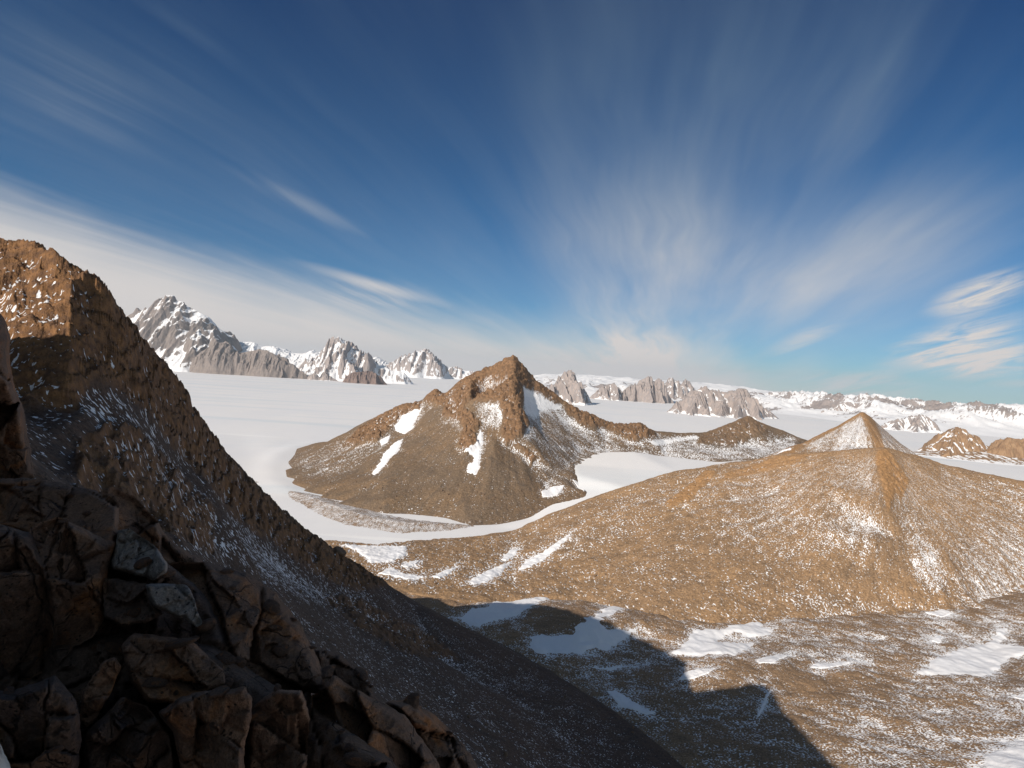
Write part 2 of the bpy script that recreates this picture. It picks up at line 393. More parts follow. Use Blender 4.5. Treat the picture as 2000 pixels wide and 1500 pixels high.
GM, GH, GV = 'snow patches on the central mountain', 'snow patches on the tawny hillside', 'snow patches on the valley floor'
PATCH = [
 ('c', [(823, 799), (811, 822), (807, 836), (791, 848), (774, 843), (769, 832), (784, 811)], 'snow patch under the left shoulder crag of the central mountain', GM, 3.0),
 ('c', [(790, 855), (779, 881), (760, 899), (742, 920), (730, 930), (728, 922), (742, 902), (749, 885), (767, 867)], 'long slanting snow patch on the left scree of the central mountain', GM, 2.6),
 ('c', [(763, 850), (758, 864), (744, 871), (742, 860)], 'little snow patch left of the long slanting one', GM, 2.2),
 ('c', [(938, 839), (945, 850), (940, 881), (938, 913), (928, 930), (912, 923), (914, 906), (926, 901), (924, 890), (907, 883), (909, 878), (928, 867), (933, 850)], 'crooked snow gully below the middle crags of the central mountain', GM, 3.0),
 ('c', [(1057, 960), (1080, 950), (1103, 948), (1098, 958), (1089, 967), (1071, 972), (1059, 971)], 'snow patch at the right foot of the central mountain', GM, 2.2),
 ('c', [(1117, 937), (1123, 938), (1148, 960), (1141, 961), (1128, 951)], 'thin snow strip edging the snowfield beside the central mountain', GM, 2.2),
 ('h', [(666, 1065), (796, 1068), (791, 1086), (768, 1096), (722, 1100), (715, 1091), (694, 1076)], 'flat snow patch beside the snow trough at the hill\'s left tip', GH, 2.0),
 ('h', [(782, 1105), (800, 1097), (820, 1095), (812, 1102), (796, 1109)], 'small snow patch right below the flat one at the hill tip', GH, 1.6),
 ('h', [(736, 1122), (764, 1108), (789, 1120), (831, 1127), (812, 1132), (796, 1132), (775, 1127)], 'ragged snow patch just above the shadow of the dark ridge', GH, 1.8),
 ('h', [(841, 1126), (866, 1115), (897, 1108), (880, 1119), (859, 1130)], 'small pointed snow patch in the row low on the hill', GH, 1.6),
 ('h', [(908, 1138), (936, 1122), (967, 1108), (1003, 1095), (985, 1112), (978, 1122), (950, 1138), (929, 1141)], 'leaf shaped snow patch low on the hill, lower of a stacked pair', GH, 1.8),
 ('h', [(978, 1094), (995, 1075), (1011, 1072), (1008, 1084), (988, 1096)], 'small snow patch, upper of a stacked pair on the hill', GH, 1.6),
 ('h', [(1011, 1115), (1027, 1094), (1072, 1070), (1097, 1052), (1121, 1037), (1097, 1063), (1072, 1086), (1034, 1108)], 'long narrow snow streak climbing the hillside', GH, 1.8),
 ('v', [(911, 1191), (950, 1185), (971, 1171), (1002, 1156), (1008, 1158), (988, 1175), (1037, 1168), (1104, 1150), (1114, 1154), (1072, 1171), (1020, 1196), (978, 1210), (925, 1227), (890, 1208)], 'large snow patch half in shadow nearest the dark ridge', GV, 1.8),
 ('v', [(1029, 1245), (1041, 1241), (1118, 1241), (1135, 1213), (1174, 1197), (1174, 1187), (1247, 1174), (1195, 1203), (1176, 1215), (1188, 1231), (1244, 1227), (1223, 1252), (1195, 1266), (1090, 1282), (1044, 1275), (1029, 1259)], 'big blue shaded snow patch with a sunlit tongue', GV, 1.8),
 ('v', [(1135, 1304), (1195, 1302), (1258, 1297), (1195, 1309)], 'thin shaded snow strip below the big shaded patch', GV, 1.0),
 ('v', [(1183, 1350), (1205, 1350), (1240, 1373), (1286, 1394), (1258, 1395), (1209, 1381)], 'ragged shaded snow patch lowest on the valley floor', GV, 1.0),
 ('v', [(1304, 1276), (1348, 1248), (1350, 1228), (1416, 1228), (1448, 1216), (1496, 1206), (1516, 1187), (1524, 1196), (1544, 1202), (1496, 1216), (1486, 1226), (1512, 1228), (1496, 1244), (1450, 1246), (1446, 1236), (1428, 1236), (1404, 1252), (1440, 1253), (1480, 1256), (1440, 1280), (1360, 1282)], 'branching sunlit snow patch at the foot of the tawny hill', GV, 1.8),
 ('v', [(1480, 1296), (1476, 1288), (1510, 1281), (1548, 1278), (1512, 1296)], 'small snow strip right of the branching patch', GV, 1.2),
 ('v', [(1580, 1304), (1588, 1296), (1680, 1292), (1620, 1306)], 'narrow sunlit snow strip in the middle of the stony floor', GV, 1.2),
 ('v', [(1322, 1328), (1340, 1312), (1400, 1304), (1385, 1315), (1360, 1324)], 'shaded snow patch in the lee of the small mound', GV, 1.2),
 ('v', [(1788, 1316), (1840, 1280), (1936, 1248), (1948, 1228), (1972, 1226), (1956, 1256), (2004, 1264), (2060, 1262), (1972, 1288), (1940, 1322), (1880, 1318)], 'large kite shaped sunlit snow patch near the right edge', GV, 1.8),
 ('v', [(1916, 1475), (1950, 1462), (2060, 1436), (2120, 1500), (2040, 1560), (1940, 1540)], 'snow patch cut off by the bottom right corner', GV, 1.2),
 ('v', [(1512, 1345), (1500, 1362), (1484, 1400), (1474, 1406), (1488, 1372), (1498, 1352)], 'slender shaded snow streak inside the shadow edge', GV, 1.0),
 ('v', [(1806, 1196), (1840, 1190), (1860, 1198), (1840, 1206)], 'small snow patch under the right foot of the hill', GV, 1.2),
 ('v', [(1820, 1252), (1828, 1242), (1842, 1244), (1836, 1256)], 'tiny snow patch above the kite shaped one', GV, 1.2),
 ('v', [(1978, 1362), (2010, 1352), (2060, 1352), (2060, 1366), (2000, 1368)], 'snow patch at the right edge under the kite shaped one', GV, 1.2),
 ('p', [(1444, 911), (1500, 893), (1550, 873), (1545, 880), (1520, 886), (1470, 909)], 'slanting snow band on the saddle below the snowy pyramid', None, 3.0),
]
def near_patches(px, py, key, reach=11.0):
    k = np.zeros(px.shape)
    for q in PATCH:
        if q[0] != key: continue
        P_ = np.array(q[1]); box = (px > P_[:, 0].min()-60) & (px < P_[:, 0].max()+60) & (py > P_[:, 1].min()-60) & (py < P_[:, 1].max()+60)
        if box.any():
            d = polysd(px[box], py[box], q[1]); k[box] = np.maximum(k[box], np.exp(-np.maximum(0, -d)/reach))
    return k
# ------------------------------------------------------------------ central mountain
def hollows(Z, k): return np.clip((blur(Z, 7, 7, 1)-Z)*k, -0.16, 0.16)+np.clip((blur(Z, 22, 22, 1)-Z)*k*0.25, -0.12, 0.12)
def mk(points): return [P3(*p[:2], t=p[2]) if len(p) == 3 else P3(p[0], p[1], z=p[3]) for p in points]
cs_left = [(581, 876, 2830), (620, 864, 2780), (662, 858, 2720), (725, 817, 2660), (784, 792, 2600), (819, 787, 2560), (830, 776, 2540), (851, 759, 2500), (868, 771, 2490), (900, 743, 2460), (924, 731, 2450), (952, 717, 2430), (977, 705, 2405), (991, 693, 2400)]
cs_right = [(1012, 698, 2405), (1026, 719, 2420), (1047, 743, 2450), (1075, 764, 2480), (1110, 789, 2500), (1145, 806, 2530), (1180, 822, 2560), (1210, 830, 2590), (1250, 828, 2620), (1270, 840, 2650), (1330, 844, 2720), (1380, 844, 2790), (1420, 829, 2860), (1450, 815, 2920), (1462, 811, 2940), (1480, 822, 2950), (1530, 839, 2960), (1560, 853, 2960), (1600, 866, 2950)]
foot = [(600, 874, 0, -399), (578, 888, 0, -396), (565, 902, 0, -396), (559, 917, 0, -396), (561, 930, 0, -396), (570, 944, 0, -396), (592, 957, 0, -396), (622, 970, 0, -397), (650, 983, 0, -398), (760, 1019, 0, -402), (850, 1027, 0, -401), (920, 1027, 0, -400), (1050, 1009, 0, -388), (1165, 968, 0, -360)]
bowl = [(1125, 925, 1990), (1118, 905, 2150), (1135, 882, 2330), (1180, 880, 2400), (1240, 880, 2450), (1300, 890, 2480), (1400, 902, 2450), (1470, 898, 2500), (1560, 880, 2600)]
faces = [(1002, 740, 2320), (1008, 790, 2200), (1018, 845, 2085), (1030, 900, 2010), (1060, 960, 1850), (1108, 945, 0, -322), (1140, 957, 0, -334),
         (1042, 790, 2372), (1040, 762, 2425), (1052, 830, 2290), (1075, 870, 2170), (1085, 920, 1990),
         (1110, 830, 2440), (1120, 860, 2350), (1180, 850, 2490), (1300, 866, 2600), (1400, 870, 2680), (1460, 850, 2810), (1500, 870, 2760),
         (968, 760, 2370), (950, 775, 2400), (950, 798, 2345), (960, 850, 2075), (970, 900, 1940), (980, 960, 1790),
         (918, 745, 2400), (918, 785, 2240), (922, 840, 2100), (922, 868, 2040), (915, 910, 1915), (900, 970, 1755),
         (880, 780, 2390), (888, 820, 2230), (880, 860, 2090), (850, 850, 2160), (840, 900, 1990), (830, 960, 1790),
         (852, 785, 2420), (820, 815, 2410), (800, 850, 2240), (770, 880, 2120), (760, 930, 1905), (750, 975, 1735),
         (765, 822, 2520), (735, 845, 2460), (700, 870, 2310), (690, 920, 2040), (660, 945, 1915), (640, 890, 2330), (600, 905, 0, -378), (592, 928, 0, -386), (612, 948, 0, -385), (700, 965, 1830)]
C_pts = mk(cs_left)+mk(cs_right)+mk(foot)+mk(bowl)+mk(faces)
def back(pts, dist, drop):
    out = []
    for p in pts:
        h = np.array([p[0], p[1]]); h = h/np.linalg.norm(h); out.append(np.array([p[0]+h[0]*dist, p[1]+h[1]*dist, p[2]-drop]))
    return out
C_pts += back(mk(cs_left[::2])+mk(cs_right[::2]), 320, 190) + back(mk(cs_left[::3])+mk(cs_right[::3]), 900, 520)
C_pts += [P3(a, b, z=-432) for a, b in ((560, 872), (540, 890), (530, 910), (530, 930), (538, 952), (565, 975), (605, 992), (650, 1004), (760, 1036), (850, 1044))]
C_pts += [P3(500, 930, t=2400)-np.array([0, 0, 60]), P3(520, 1010, t=1800)-np.array([0, 0, 40]), P3(640, 1100, t=1500)-np.array([0, 0, 40]), P3(900, 1110, t=1400)-np.array([0, 0, 40]), P3(1200, 1080, t=1500)-np.array([0, 0, 60]), P3(1400, 960, t=2000)-np.array([0, 0, 90]), P3(1700, 950, t=2400)-np.array([0, 0, 120])]
X, Y = uvgrid(500, 1640, 1480, 3400, 900, 760)
Z = tin(C_pts, X, Y)
Z = blur(Z, 3, 3, 2)
px, py = proj(X, Y, Z)
crags = [[(672, 872), (700, 840), (740, 815), (785, 790), (825, 785), (820, 800), (780, 820), (760, 840), (735, 862), (700, 868)],
         [(828, 785), (835, 762), (852, 752), (872, 768), (905, 740), (950, 712), (975, 700), (992, 685), (1014, 692), (1030, 720), (1050, 742), (1078, 765), (1100, 785), (1085, 790), (1045, 768), (1022, 760), (1020, 800), (1032, 830), (1020, 850), (1005, 862), (990, 870), (978, 850), (985, 820), (975, 790), (940, 785), (915, 782), (905, 800), (925, 815), (938, 830), (925, 850), (932, 870), (912, 885), (895, 872), (905, 840), (895, 825), (862, 815), (870, 795), (850, 790)],
         [(1100, 780), (1150, 803), (1210, 825), (1260, 828), (1280, 850), (1240, 862), (1180, 838), (1140, 835), (1110, 812)],
         [(1370, 850), (1440, 815), (1462, 805), (1490, 820), (1500, 845), (1430, 875), (1360, 868)],
         [(1000, 870), (1030, 880), (1048, 895), (1038, 905), (1020, 880)]]
cm = np.zeros(X.shape)
for kc, c in enumerate(crags): cm = np.maximum(cm, (0.5 if kc == 3 else 1.0)*sstep(-7, 5, polysd(px, py, c)))
wx = X+14*fbm(X/60, Y/60, oct=3, seed=21); wy = Y+14*fbm(X/60, Y/60, oct=3, seed=22)
rk = fbm(wx/44, wy/75, Z/34, oct=5, gain=0.58, seed=31, ridged=True)
skl = linesd(px, py, [p[:2] for p in cs_left]+[p[:2] for p in cs_right]); damp = 1-0.6*np.exp(-skl/9.0)
Z = Z + damp*cm*(rk*27-4+9*fbm(wx/13, wy/18, Z/12, oct=4, gain=0.6, seed=32, ridged=True)) + 4.5*fbm(X/110, Y/110, oct=4, seed=41)*sstep(-395, -340, Z) + 1.3*fbm(X/14, Y/14, oct=4, gain=0.6, seed=44)
ca, cb = X-P3(991, 693, t=2400)[0], Y-2400
gul = fbm(np.arctan2(ca, -cb)*9, np.hypot(ca, cb)/400, oct=4, seed=55)
Z = Z + 6.5*gul*sstep(120, 380, np.hypot(ca, cb))*sstep(-400, -330, Z)
px, py = proj(X, Y, Z)
def amount(px, py, base, spec):
    s = np.full(px.shape, float(base))
    for poly, val, f in spec: k = sstep(-f, f, polysd(px, py, poly)); s = s*(1-k)+val*k
    return s
sn = amount(px, py, 0.12, [
    ([(1000, 780), (1100, 780), (1200, 830), (1300, 845), (1560, 850), (1540, 900), (1100, 900), (1060, 940), (1020, 880)], 0.37, 22),
    ([(925, 790), (985, 785), (990, 805), (975, 840), (940, 830)], 0.48, 12),
    ([(1018, 752), (1045, 765), (1052, 758), (1080, 775), (1095, 795), (1060, 802), (1045, 815), (1030, 808)], 0.76, 7),
    ([(660, 930), (600, 940), (565, 900), (640, 870), (720, 840), (760, 830), (740, 880)], 0.34, 20),
    ([(1280, 870), (1420, 868), (1560, 860), (1540, 900), (1300, 900)], 0.52, 10),
    ([(1270, 862), (1360, 850), (1365, 855), (1280, 870)], 0.8, 4),
    ([(680, 1000), (760, 990), (900, 1010), (1050, 1000), (1160, 960), (1160, 980), (900, 1035), (700, 1020)], 0.22, 12),
    ([(1060, 930), (1120, 880), (1150, 900), (1150, 960), (1060, 970)], 0.32, 14)])
sn = np.where(cm > 0.3, np.maximum(0.18, sn-0.16), sn)
sn = sn + 0.10*fbm(X/90, Y/90, oct=3, seed=61) + 0.16*near_patches(px, py, 'c', 6)
sn = sn + hollows(Z, 0.05)
fl = flow_coords(X, Y, P3(991, 693, t=2400)[0], 2400, 500)
cmt = gridmesh('mountain', X, Y, Z, M_cent, {'snow': sn, 'crag': cm, 'flow': fl}, cut=-412)
tag(cmt, 'brown rocky central mountain with orange crags on its pointed summit', 'mountain', 'structure')
CENTRAL = (X, Y, Z)

# ------------------------------------------------------------------ right-hand hill
h_sky = [(1080, 1000, 1560), (1165, 969, 1560), (1250, 941, 1560), (1330, 918, 1570), (1400, 906, 1570), (1480, 896, 1550), (1530, 884, 1530), (1570, 884, 1510), (1620, 879, 1480), (1700, 873, 1450), (1730, 872, 1445), (1790, 887, 1470), (1850, 907, 1480), (1920, 921, 1480), (2000, 937, 1470), (2100, 965, 1460), (2250, 1000, 1450)]
h_foot = [(600, 1056, 0, -397), (640, 1056, 0, -396), (700, 1062, 0, -396), (740, 1063, 0, -396), (900, 1051, 0, -396), (1000, 1037, 0, -392), (1090, 1010, 0, -380)]
h_base = [(560, 1080, 0, -396), (640, 1090, 0, -395), (700, 1120, 0, -395), (760, 1145, 0, -395), (900, 1175, 0, -396), (1000, 1165, 0, -396), (1150, 1165, 0, -392), (1250, 1190, 0, -388), (1400, 1215, 0, -384), (1550, 1205, 0, -380), (1700, 1195, 0, -376), (1850, 1190, 0, -366), (2000, 1150, 0, -352), (2200, 1140, 0, -345)]
h_face = [(1000, 1085, 1342), (1100, 1100, 1245), (1100, 1040, 1404), (1200, 1090, 1228), (1200, 1020, 1382), (1300, 1120, 1142), (1300, 1040, 1285), (1300, 970, 1443),
          (1400, 1130, 1114), (1400, 1050, 1243), (1400, 970, 1405), (1500, 1130, 1124), (1500, 1040, 1257), (1500, 960, 1406), (1600, 1120, 1132), (1600, 1030, 1240), (1600, 950, 1356),
          (1665, 1100, 1160), (1675, 1020, 1262), (1690, 940, 1372), (1700, 1140, 1118), (1710, 1060, 1192), (1715, 980, 1283), (1718, 930, 1352), (1722, 895, 1412),
          (1755, 1140, 1128), (1770, 1060, 1222), (1770, 980, 1326), (1760, 920, 1405), (1850, 1120, 1160), (1850, 1040, 1262), (1850, 960, 1384),
          (1950, 1100, 1219), (1950, 1020, 1326), (2050, 1060, 1303), (2150, 1060, 1300)]
H_pts = mk(h_sky)+mk(h_foot)+mk(h_base)+mk(h_face)
H_pts += back(mk(h_sky[::2]), 200, 60)+back(mk(h_sky[::2]), 500, 260)
H_pts += [P3(500, 1120, t=1300)-np.array([0, 0, 40]), P3(700, 1010, t=1560)-np.array([0, 0, 60]), P3(1000, 1000, t=1750)-np.array([0, 0, 60])]
H_pts += [P3(a, b, t=tt)-np.array([0, 0, 75]) for a, b, tt in ((700, 1250, 1000), (1000, 1270, 940), (1300, 1300, 860), (1600, 1290, 860), (1900, 1270, 860), (2200, 1260, 860))]
X, Y = uvgrid(560, 2180, 840, 1950, 1250, 760)
Z = tin(H_pts, X, Y)
Z = blur(Z, 5, 5, 2)
px, py = proj(X, Y, Z)
HX, HY = P3(1722, 873, t=1450)[:2]
ca, cb = X-HX, Y-HY; rad = np.hypot(ca, cb)
gul = fbm(np.arctan2(ca, -cb)*7+0.15*fbm(X/80, Y/80, oct=2, seed=70), rad/260, oct=5, gain=0.55, seed=71)
cm = np.maximum(sstep(-8, 6, polysd(px, py, [(1715, 880), (1735, 880), (1775, 940), (1760, 975), (1748, 960), (1735, 1000), (1722, 940), (1710, 900)])),
     0.8*sstep(-6, 4, polysd(px, py, [(1300, 985), (1380, 920), (1400, 925), (1345, 980), (1310, 990)])))
cm = np.maximum(cm, 0.6*sstep(-5, 5, polysd(px, py, [(1520, 890), (1590, 885), (1560, 905), (1400, 945), (1420, 925)])))
Z = Z + (7.5*gul*sstep(60, 340, rad)+3.5*fbm(X/70, Y/70, oct=4, seed=72))*sstep(-398, -370, Z) + 4.0*fbm(X/38, Y/38, oct=4, gain=0.55, seed=77)*sstep(-300, -360, Z) + 1.5*fbm(X/11, Y/11, oct=4, gain=0.6, seed=73)
Z = Z + cm*(8*fbm(X/22, Y/22, Z/22, oct=5, gain=0.6, seed=74, ridged=True)-1)
px, py = proj(X, Y, Z)
sn = amount(px, py, 0.26, [
    ([(1250, 960), (1400, 920), (1720, 885), (1720, 1060), (1500, 1090), (1300, 1000)], 0.38, 40),
    ([(1650, 1000), (1716, 990), (1716, 1070), (1660, 1080), (1600, 1060)], 0.48, 26),
    ([(1730, 900), (2000, 940), (2200, 1000), (2200, 1180), (1830, 1150), (1760, 1050)], 0.36, 30),
    ([(1790, 1050), (1830, 1080), (1850, 1160), (1800, 1140), (1780, 1100)], 0.54, 16),
    ([(1930, 1040), (2200, 1000), (2200, 1200), (1880, 1190), (1870, 1120)], 0.47, 40),
    ([(1520, 1160), (1620, 1160), (1700, 1185), (1640, 1215), (1530, 1205)], 0.36, 20),
    ([(1270, 1010), (1400, 985), (1350, 1090), (1250, 1160), (1200, 1150)], 0.27, 26),
    ([(1180, 985), (1300, 950), (1350, 960), (1200, 1060), (1100, 1090)], 0.34, 22)])
sn = np.where(cm > 0.4, sn-0.15, sn)
lanes = 0.7*fbm(np.arctan2(ca, -cb)*16, rad/900, oct=3, seed=75)
sn = sn + 0.24*near_patches(px, py, 'h') + 0.10*lanes + 0.13*fbm(X/48, Y/48, oct=5, gain=0.6, seed=76)
sn = sn + hollows(Z, 0.045) - 0.02
hm = gridmesh('hill', X, Y, Z, M_hill, {'snow': sn, 'crag': cm, 'flow': flow_coords(X, Y, HX, HY, 420)}, cut=-412)
tag(hm, 'broad tawny scree hill flecked with snow on the right', 'hill', 'structure')

# ------------------------------------------------------------------ pyramid behind the hill
p_pts = mk([(1480, 902, 1700), (1530, 890, 1800), (1560, 867, 1900), (1600, 846, 1960), (1640, 826, 2030), (1665, 812, 2070), (1684, 801, 2100), (1700, 812, 2110), (1720, 831, 2120), (1760, 866, 2100), (1790, 887, 2080), (1830, 910, 2050),
            (1380, 935, 1720), (1450, 915, 1740), (1560, 905, 1760), (1620, 900, 1780), (1700, 885, 1780), (1705, 850, 1930), (1698, 826, 2020), (1650, 870, 1880), (1600, 880, 1850), (1750, 890, 1880), (1800, 920, 1830), (1400, 925, 1900)])
p_pts += back(mk([(1480, 902, 1800), (1560, 867, 1900), (1640, 826, 2030), (1684, 801, 2100), (1760, 866, 2100), (1830, 910, 2050)]), 300, 210) + back(mk([(1400, 902, 1800), (1684, 801, 2100), (1860, 900, 2050)]), 900, 450)
p_pts += [p-np.array([0, 0, 60]) for p in mk([(1380, 1000, 1500), (1700, 1000, 1500), (1900, 1000, 1500), (1950, 950, 1900)])]
X, Y = uvgrid(1340, 1920, 1560, 2600, 480, 420)
Z = blur(tin(p_pts, X, Y), 3, 3, 2)
PX, PY = P3(1684, 801, t=2100)[:2]; ca, cb = X-PX, Y-PY; rad = np.hypot(ca, cb)
Z = Z + 10*fbm(np.arctan2(ca, -cb)*6, rad/300, oct=5, gain=0.6, seed=81)*sstep(30, 200, rad) + 1.6*fbm(X/14, Y/14, oct=4, gain=0.6, seed=82)
px, py = proj(X, Y, Z)
cm = np.maximum(sstep(-5, 3, -linesd(px, py, [(1684, 801), (1702, 830), (1718, 872)])+8), sstep(-4, 3, -linesd(px, py, [(1684, 801), (1640, 826), (1560, 867), (1530, 890)])+7))
sn = amount(px, py, 0.46, [([(1540, 880), (1600, 850), (1640, 850), (1580, 900)], 0.52, 8), ([(1650, 830), (1685, 815), (1690, 870), (1620, 890), (1640, 850)], 0.62, 8), ([(1480, 905), (1570, 872), (1600, 885), (1500, 910)], 0.3, 6)])
sn = sn + 0.2*fbm(np.arctan2(ca, -cb)*13, rad/700, oct=3, seed=83) - 0.3*cm
pm = gridmesh('hill', X, Y, Z, M_hill, {'snow': sn, 'crag': cm*0.8, 'flow': flow_coords(X, Y, PX, PY, 420)}, cut=-412)
tag(pm, 'sharp pyramid of scree and snow rising behind the broad tawny hill', 'hill', 'structure')

# ------------------------------------------------------------------ valley floor
v_pts = mk([(760, 1140, 0, -398), (900, 1180, 0, -396), (1000, 1190, 0, -392), (1100, 1192, 0, -376), (1180, 1215, 0, -376), (1050, 1250, 0, -392), (1150, 1275, 0, -394), (1250, 1245, 0, -392), (1300, 1215, 0, -384),
            (1400, 1255, 0, -388), (1500, 1235, 0, -384), (1350, 1290, 0, -388), (1330, 1318, 0, -382), (1420, 1290, 0, -372), (1480, 1305, 0, -370), (1200, 1310, 0, -396), (1100, 1330, 0, -398),
            (1250, 1380, 0, -392), (1500, 1390, 0, -376), (1600, 1350, 0, -372), (1750, 1340, 0, -368), (1850, 1310, 0, -366), (1960, 1290, 0, -364), (2000, 1230, 0, -360), (1800, 1240, 0, -368), (1600, 1260, 0, -374), (1700, 1210, 0, -372), (1550, 1220, 0, -378),
            (1900, 1200, 0, -362), (2100, 1200, 0, -345), (2100, 1400, 0, -340), (2000, 1400, 0, -352), (1900, 1450, 0, -358), (1700, 1450, 0, -366), (1500, 1480, 0, -374), (1350, 1500, 0, -386), (1200, 1480, 0, -396), (1600, 1600, 0, -370), (1900, 1600, 0, -352), (2200, 1600, 0, -320), (1300, 1700, 0, -386), (1000, 1600, 0, -420), (2300, 1300, 0, -310),
            (600, 1100, 0, -402), (700, 1200, 0, -404), (900, 1400, 0, -420), (600, 1300, 0, -420)])
v_pts += [p-np.array([0, 0, 30]) for p in mk([(700, 1080, 1400), (1000, 1120, 1200), (1300, 1150, 1130), (1700, 1150, 1130), (2100, 1100, 1250)])]
X, Y = uvgrid(620, 2160, 420, 1300, 1200, 700)
Z = blur(tin(v_pts, X, Y), 8, 8, 2)
Z = Z + 6.0*fbm(X/70, Y/70, oct=4, seed=91) + 1.6*fbm(X/16, Y/26, oct=4, gain=0.55, seed=92) + 0.45*fbm(X/4, Y/4, oct=3, gain=0.6, seed=93)
px, py = proj(X, Y, Z)
sn = amount(px, py, 0.30, [
    ([(1520, 1200), (1700, 1215), (1900, 1190), (2100, 1190), (2100, 1260), (1900, 1270), (1700, 1300), (1540, 1280)], 0.44, 30),
    ([(1600, 1380), (1800, 1340), (2100, 1300), (2200, 1600), (1650, 1600)], 0.46, 40),
    ([(1380, 1340), (1520, 1300), (1560, 1480), (1450, 1600), (1300, 1500)], 0.33, 30),
    ([(1040, 1180), (1200, 1200), (1140, 1250), (1040, 1240)], 0.12, 16),
    ([(760, 1140), (900, 1150), (900, 1200), (800, 1190)], 0.2, 10),
    ([(1440, 1290), (1700, 1330), (1600, 1370), (1500, 1340)], 0.2, 14),
    ([(1890, 1250), (2050, 1230), (2060, 1330), (1950, 1340)], 0.28, 12)])
sn = sn + 0.26*near_patches(px, py, 'v', 14) + 0.22*fbm(X/36, Y/36, oct=5, gain=0.6, seed=94)
oran = 0.7*sstep(0, 20, polysd(px, py, [(1900, 1250), (2050, 1210), (2060, 1360), (1920, 1380)]))
lane = np.stack([X*0.35+Y*0.94+6*fbm(X/60, Y/60, oct=2, seed=95), X*0.94-Y*0.35, X*0], -1)
sn = sn + hollows(Z, 0.14)-0.03
vf = gridmesh('valley_floor', X, Y, Z, M_floor, {'snow': sn, 'crag': oran, 'flow': lane})
tag(vf, 'stony valley floor with hummocks and thin snow', 'valley floor', 'structure')

# ------------------------------------------------------------------ near mountain: the dark slope and the crag on the left, and the massif behind the camera
def squeeze(L): return [(a, b, t*(0.85+0.15*min(1, max(0, (a-230)/220))) if t > 170 else t) for a, b, t in L]
n_pts = mk(squeeze([(-160, 470, 345), (0, 484, 350), (60, 480, 352), (70, 503, 350), (125, 500, 340), (160, 506, 342), (192, 515, 345), (208, 545, 348), (240, 605, 370), (270, 660, 390), (300, 702, 405), (350, 742, 430), (400, 827, 460), (450, 906, 500), (500, 957, 540), (560, 1012, 590), (620, 1052, 640), (665, 1085, 680), (720, 1122, 730), (800, 1167, 790), (880, 1213, 850), (950, 1243, 900), (1010, 1272, 925), (1100, 1325, 780), (1200, 1385, 690), (1300, 1455, 630), (1380, 1520, 590),
            # lit left side of the crag and its arete
            (0, 600, 312), (0, 700, 282), (0, 780, 255), (60, 560, 322), (60, 680, 288), (60, 760, 262), (140, 560, 322), (138, 640, 300), (135, 720, 278), (130, 770, 262),
            # cliff to the right of the arete
            (170, 560, 338), (185, 650, 326), (190, 735, 300), (240, 660, 362), (245, 752, 330), (300, 760, 376), (310, 810, 356), (350, 790, 415), (360, 860, 385), (420, 880, 455), (440, 960, 440), (520, 1010, 520), (600, 1080, 585),
            # scree below the cliff
            (150, 745, 280), (170, 800, 255), (250, 850, 285), (100, 850, 220), (150, 920, 200), (250, 950, 235), (350, 950, 330), (330, 1040, 240), (450, 1040, 390), (450, 1120, 300), (550, 1120, 460), (560, 1210, 320), (650, 1170, 560), (660, 1290, 360), (750, 1230, 620), (760, 1350, 400), (850, 1290, 650), (860, 1430, 400), (950, 1340, 640), (960, 1480, 420), (1050, 1400, 600), (1150, 1480, 560), (1080, 1540, 450),
            (0, 880, 150), (60, 960, 110), (200, 1010, 130), (330, 1120, 130), (500, 1210, 180), (650, 1330, 220), (800, 1440, 240), (930, 1560, 240),
            (1100, 1640, 380), (1300, 1640, 480), (-200, 1000, 60), (0, 1100, 60), (300, 1250, 60), (700, 1480, 80), (1000, 1700, 120), (1200, 1900, 200)]))
n_pts += [np.array(p, float) for p in ((0, 30, -34), (-15, 20, -16), (-8, 9, -6), (0, 4, -5), (8, 8, -14), (25, 15, -35), (60, 30, -75), (150, 100, -190), (300, 250, -330), (-25, 25, -12), (-50, 50, 0),
            (-240, 215, 6), (-214, 214, 22), (-272, 232, 0), (-225, 190, 44), (-240, 168, 66), (-262, 144, 88), (-300, 160, 50), (-292, 107, 98), (-345, 109, 50), (-310, 50, 50), (-186, 146, 104), (-182, 132, 110), (-185, 90, 101), (-178, 50, 76), (-180, 20, 62), (-130, -30, 66), (-64, -77, 68), (20, -130, 58), (100, -180, 30), (200, -260, -60),
            (-60, -20, 32), (-20, -30, 12), (10, -30, -6), (40, -60, -30), (100, -60, -110), (200, -60, -210), (350, 100, -360), (350, -200, -300),
            (-96, 104, -6), (-118, 128, -10), (-150, 168, -14), (-64, 66, -2), (-130, 118, 30), (-40, 36, -4), (-110, 60, 45), (-70, 24, 26), (-30, 8, 4), (-188, 214, -18),
            (-400, 100, -60), (-420, 300, -80), (-400, 470, -90), (-450, 720, -260), (-420, 960, -400), (-100, 1050, -440), (-500, 1000, -440), (-700, 200, -300), (-400, -200, -120), (-200, -300, -60), (0, -500, -180), (-900, -500, -420), (400, -600, -420), (-800, 900, -450))]
n_pts += [np.array(p, float) for p in ((-278, 895, -264), (-282, 795, -218), (-330, 708, -141), (-347, 650, -80), (-337, 590, -44), (-312, 545, -22), (-301, 482, 4), (-293, 420, 33), (-262, 358, 42))]   # hidden second crest behind the ridge, added to cast the valley shadow's edge
n_pts = [p for p in n_pts]
def near_height(X, Y, r):
    Z = tin(n_pts, X, Y)
    if r: Z = blur(Z, r, r, 2)
    return Z
X, Y = uvgrid(-180, 1420, 16, 1060, 1280, 900, log=True)
Z = near_height(X, Y, 3)
px, py = proj(X, Y, Z)
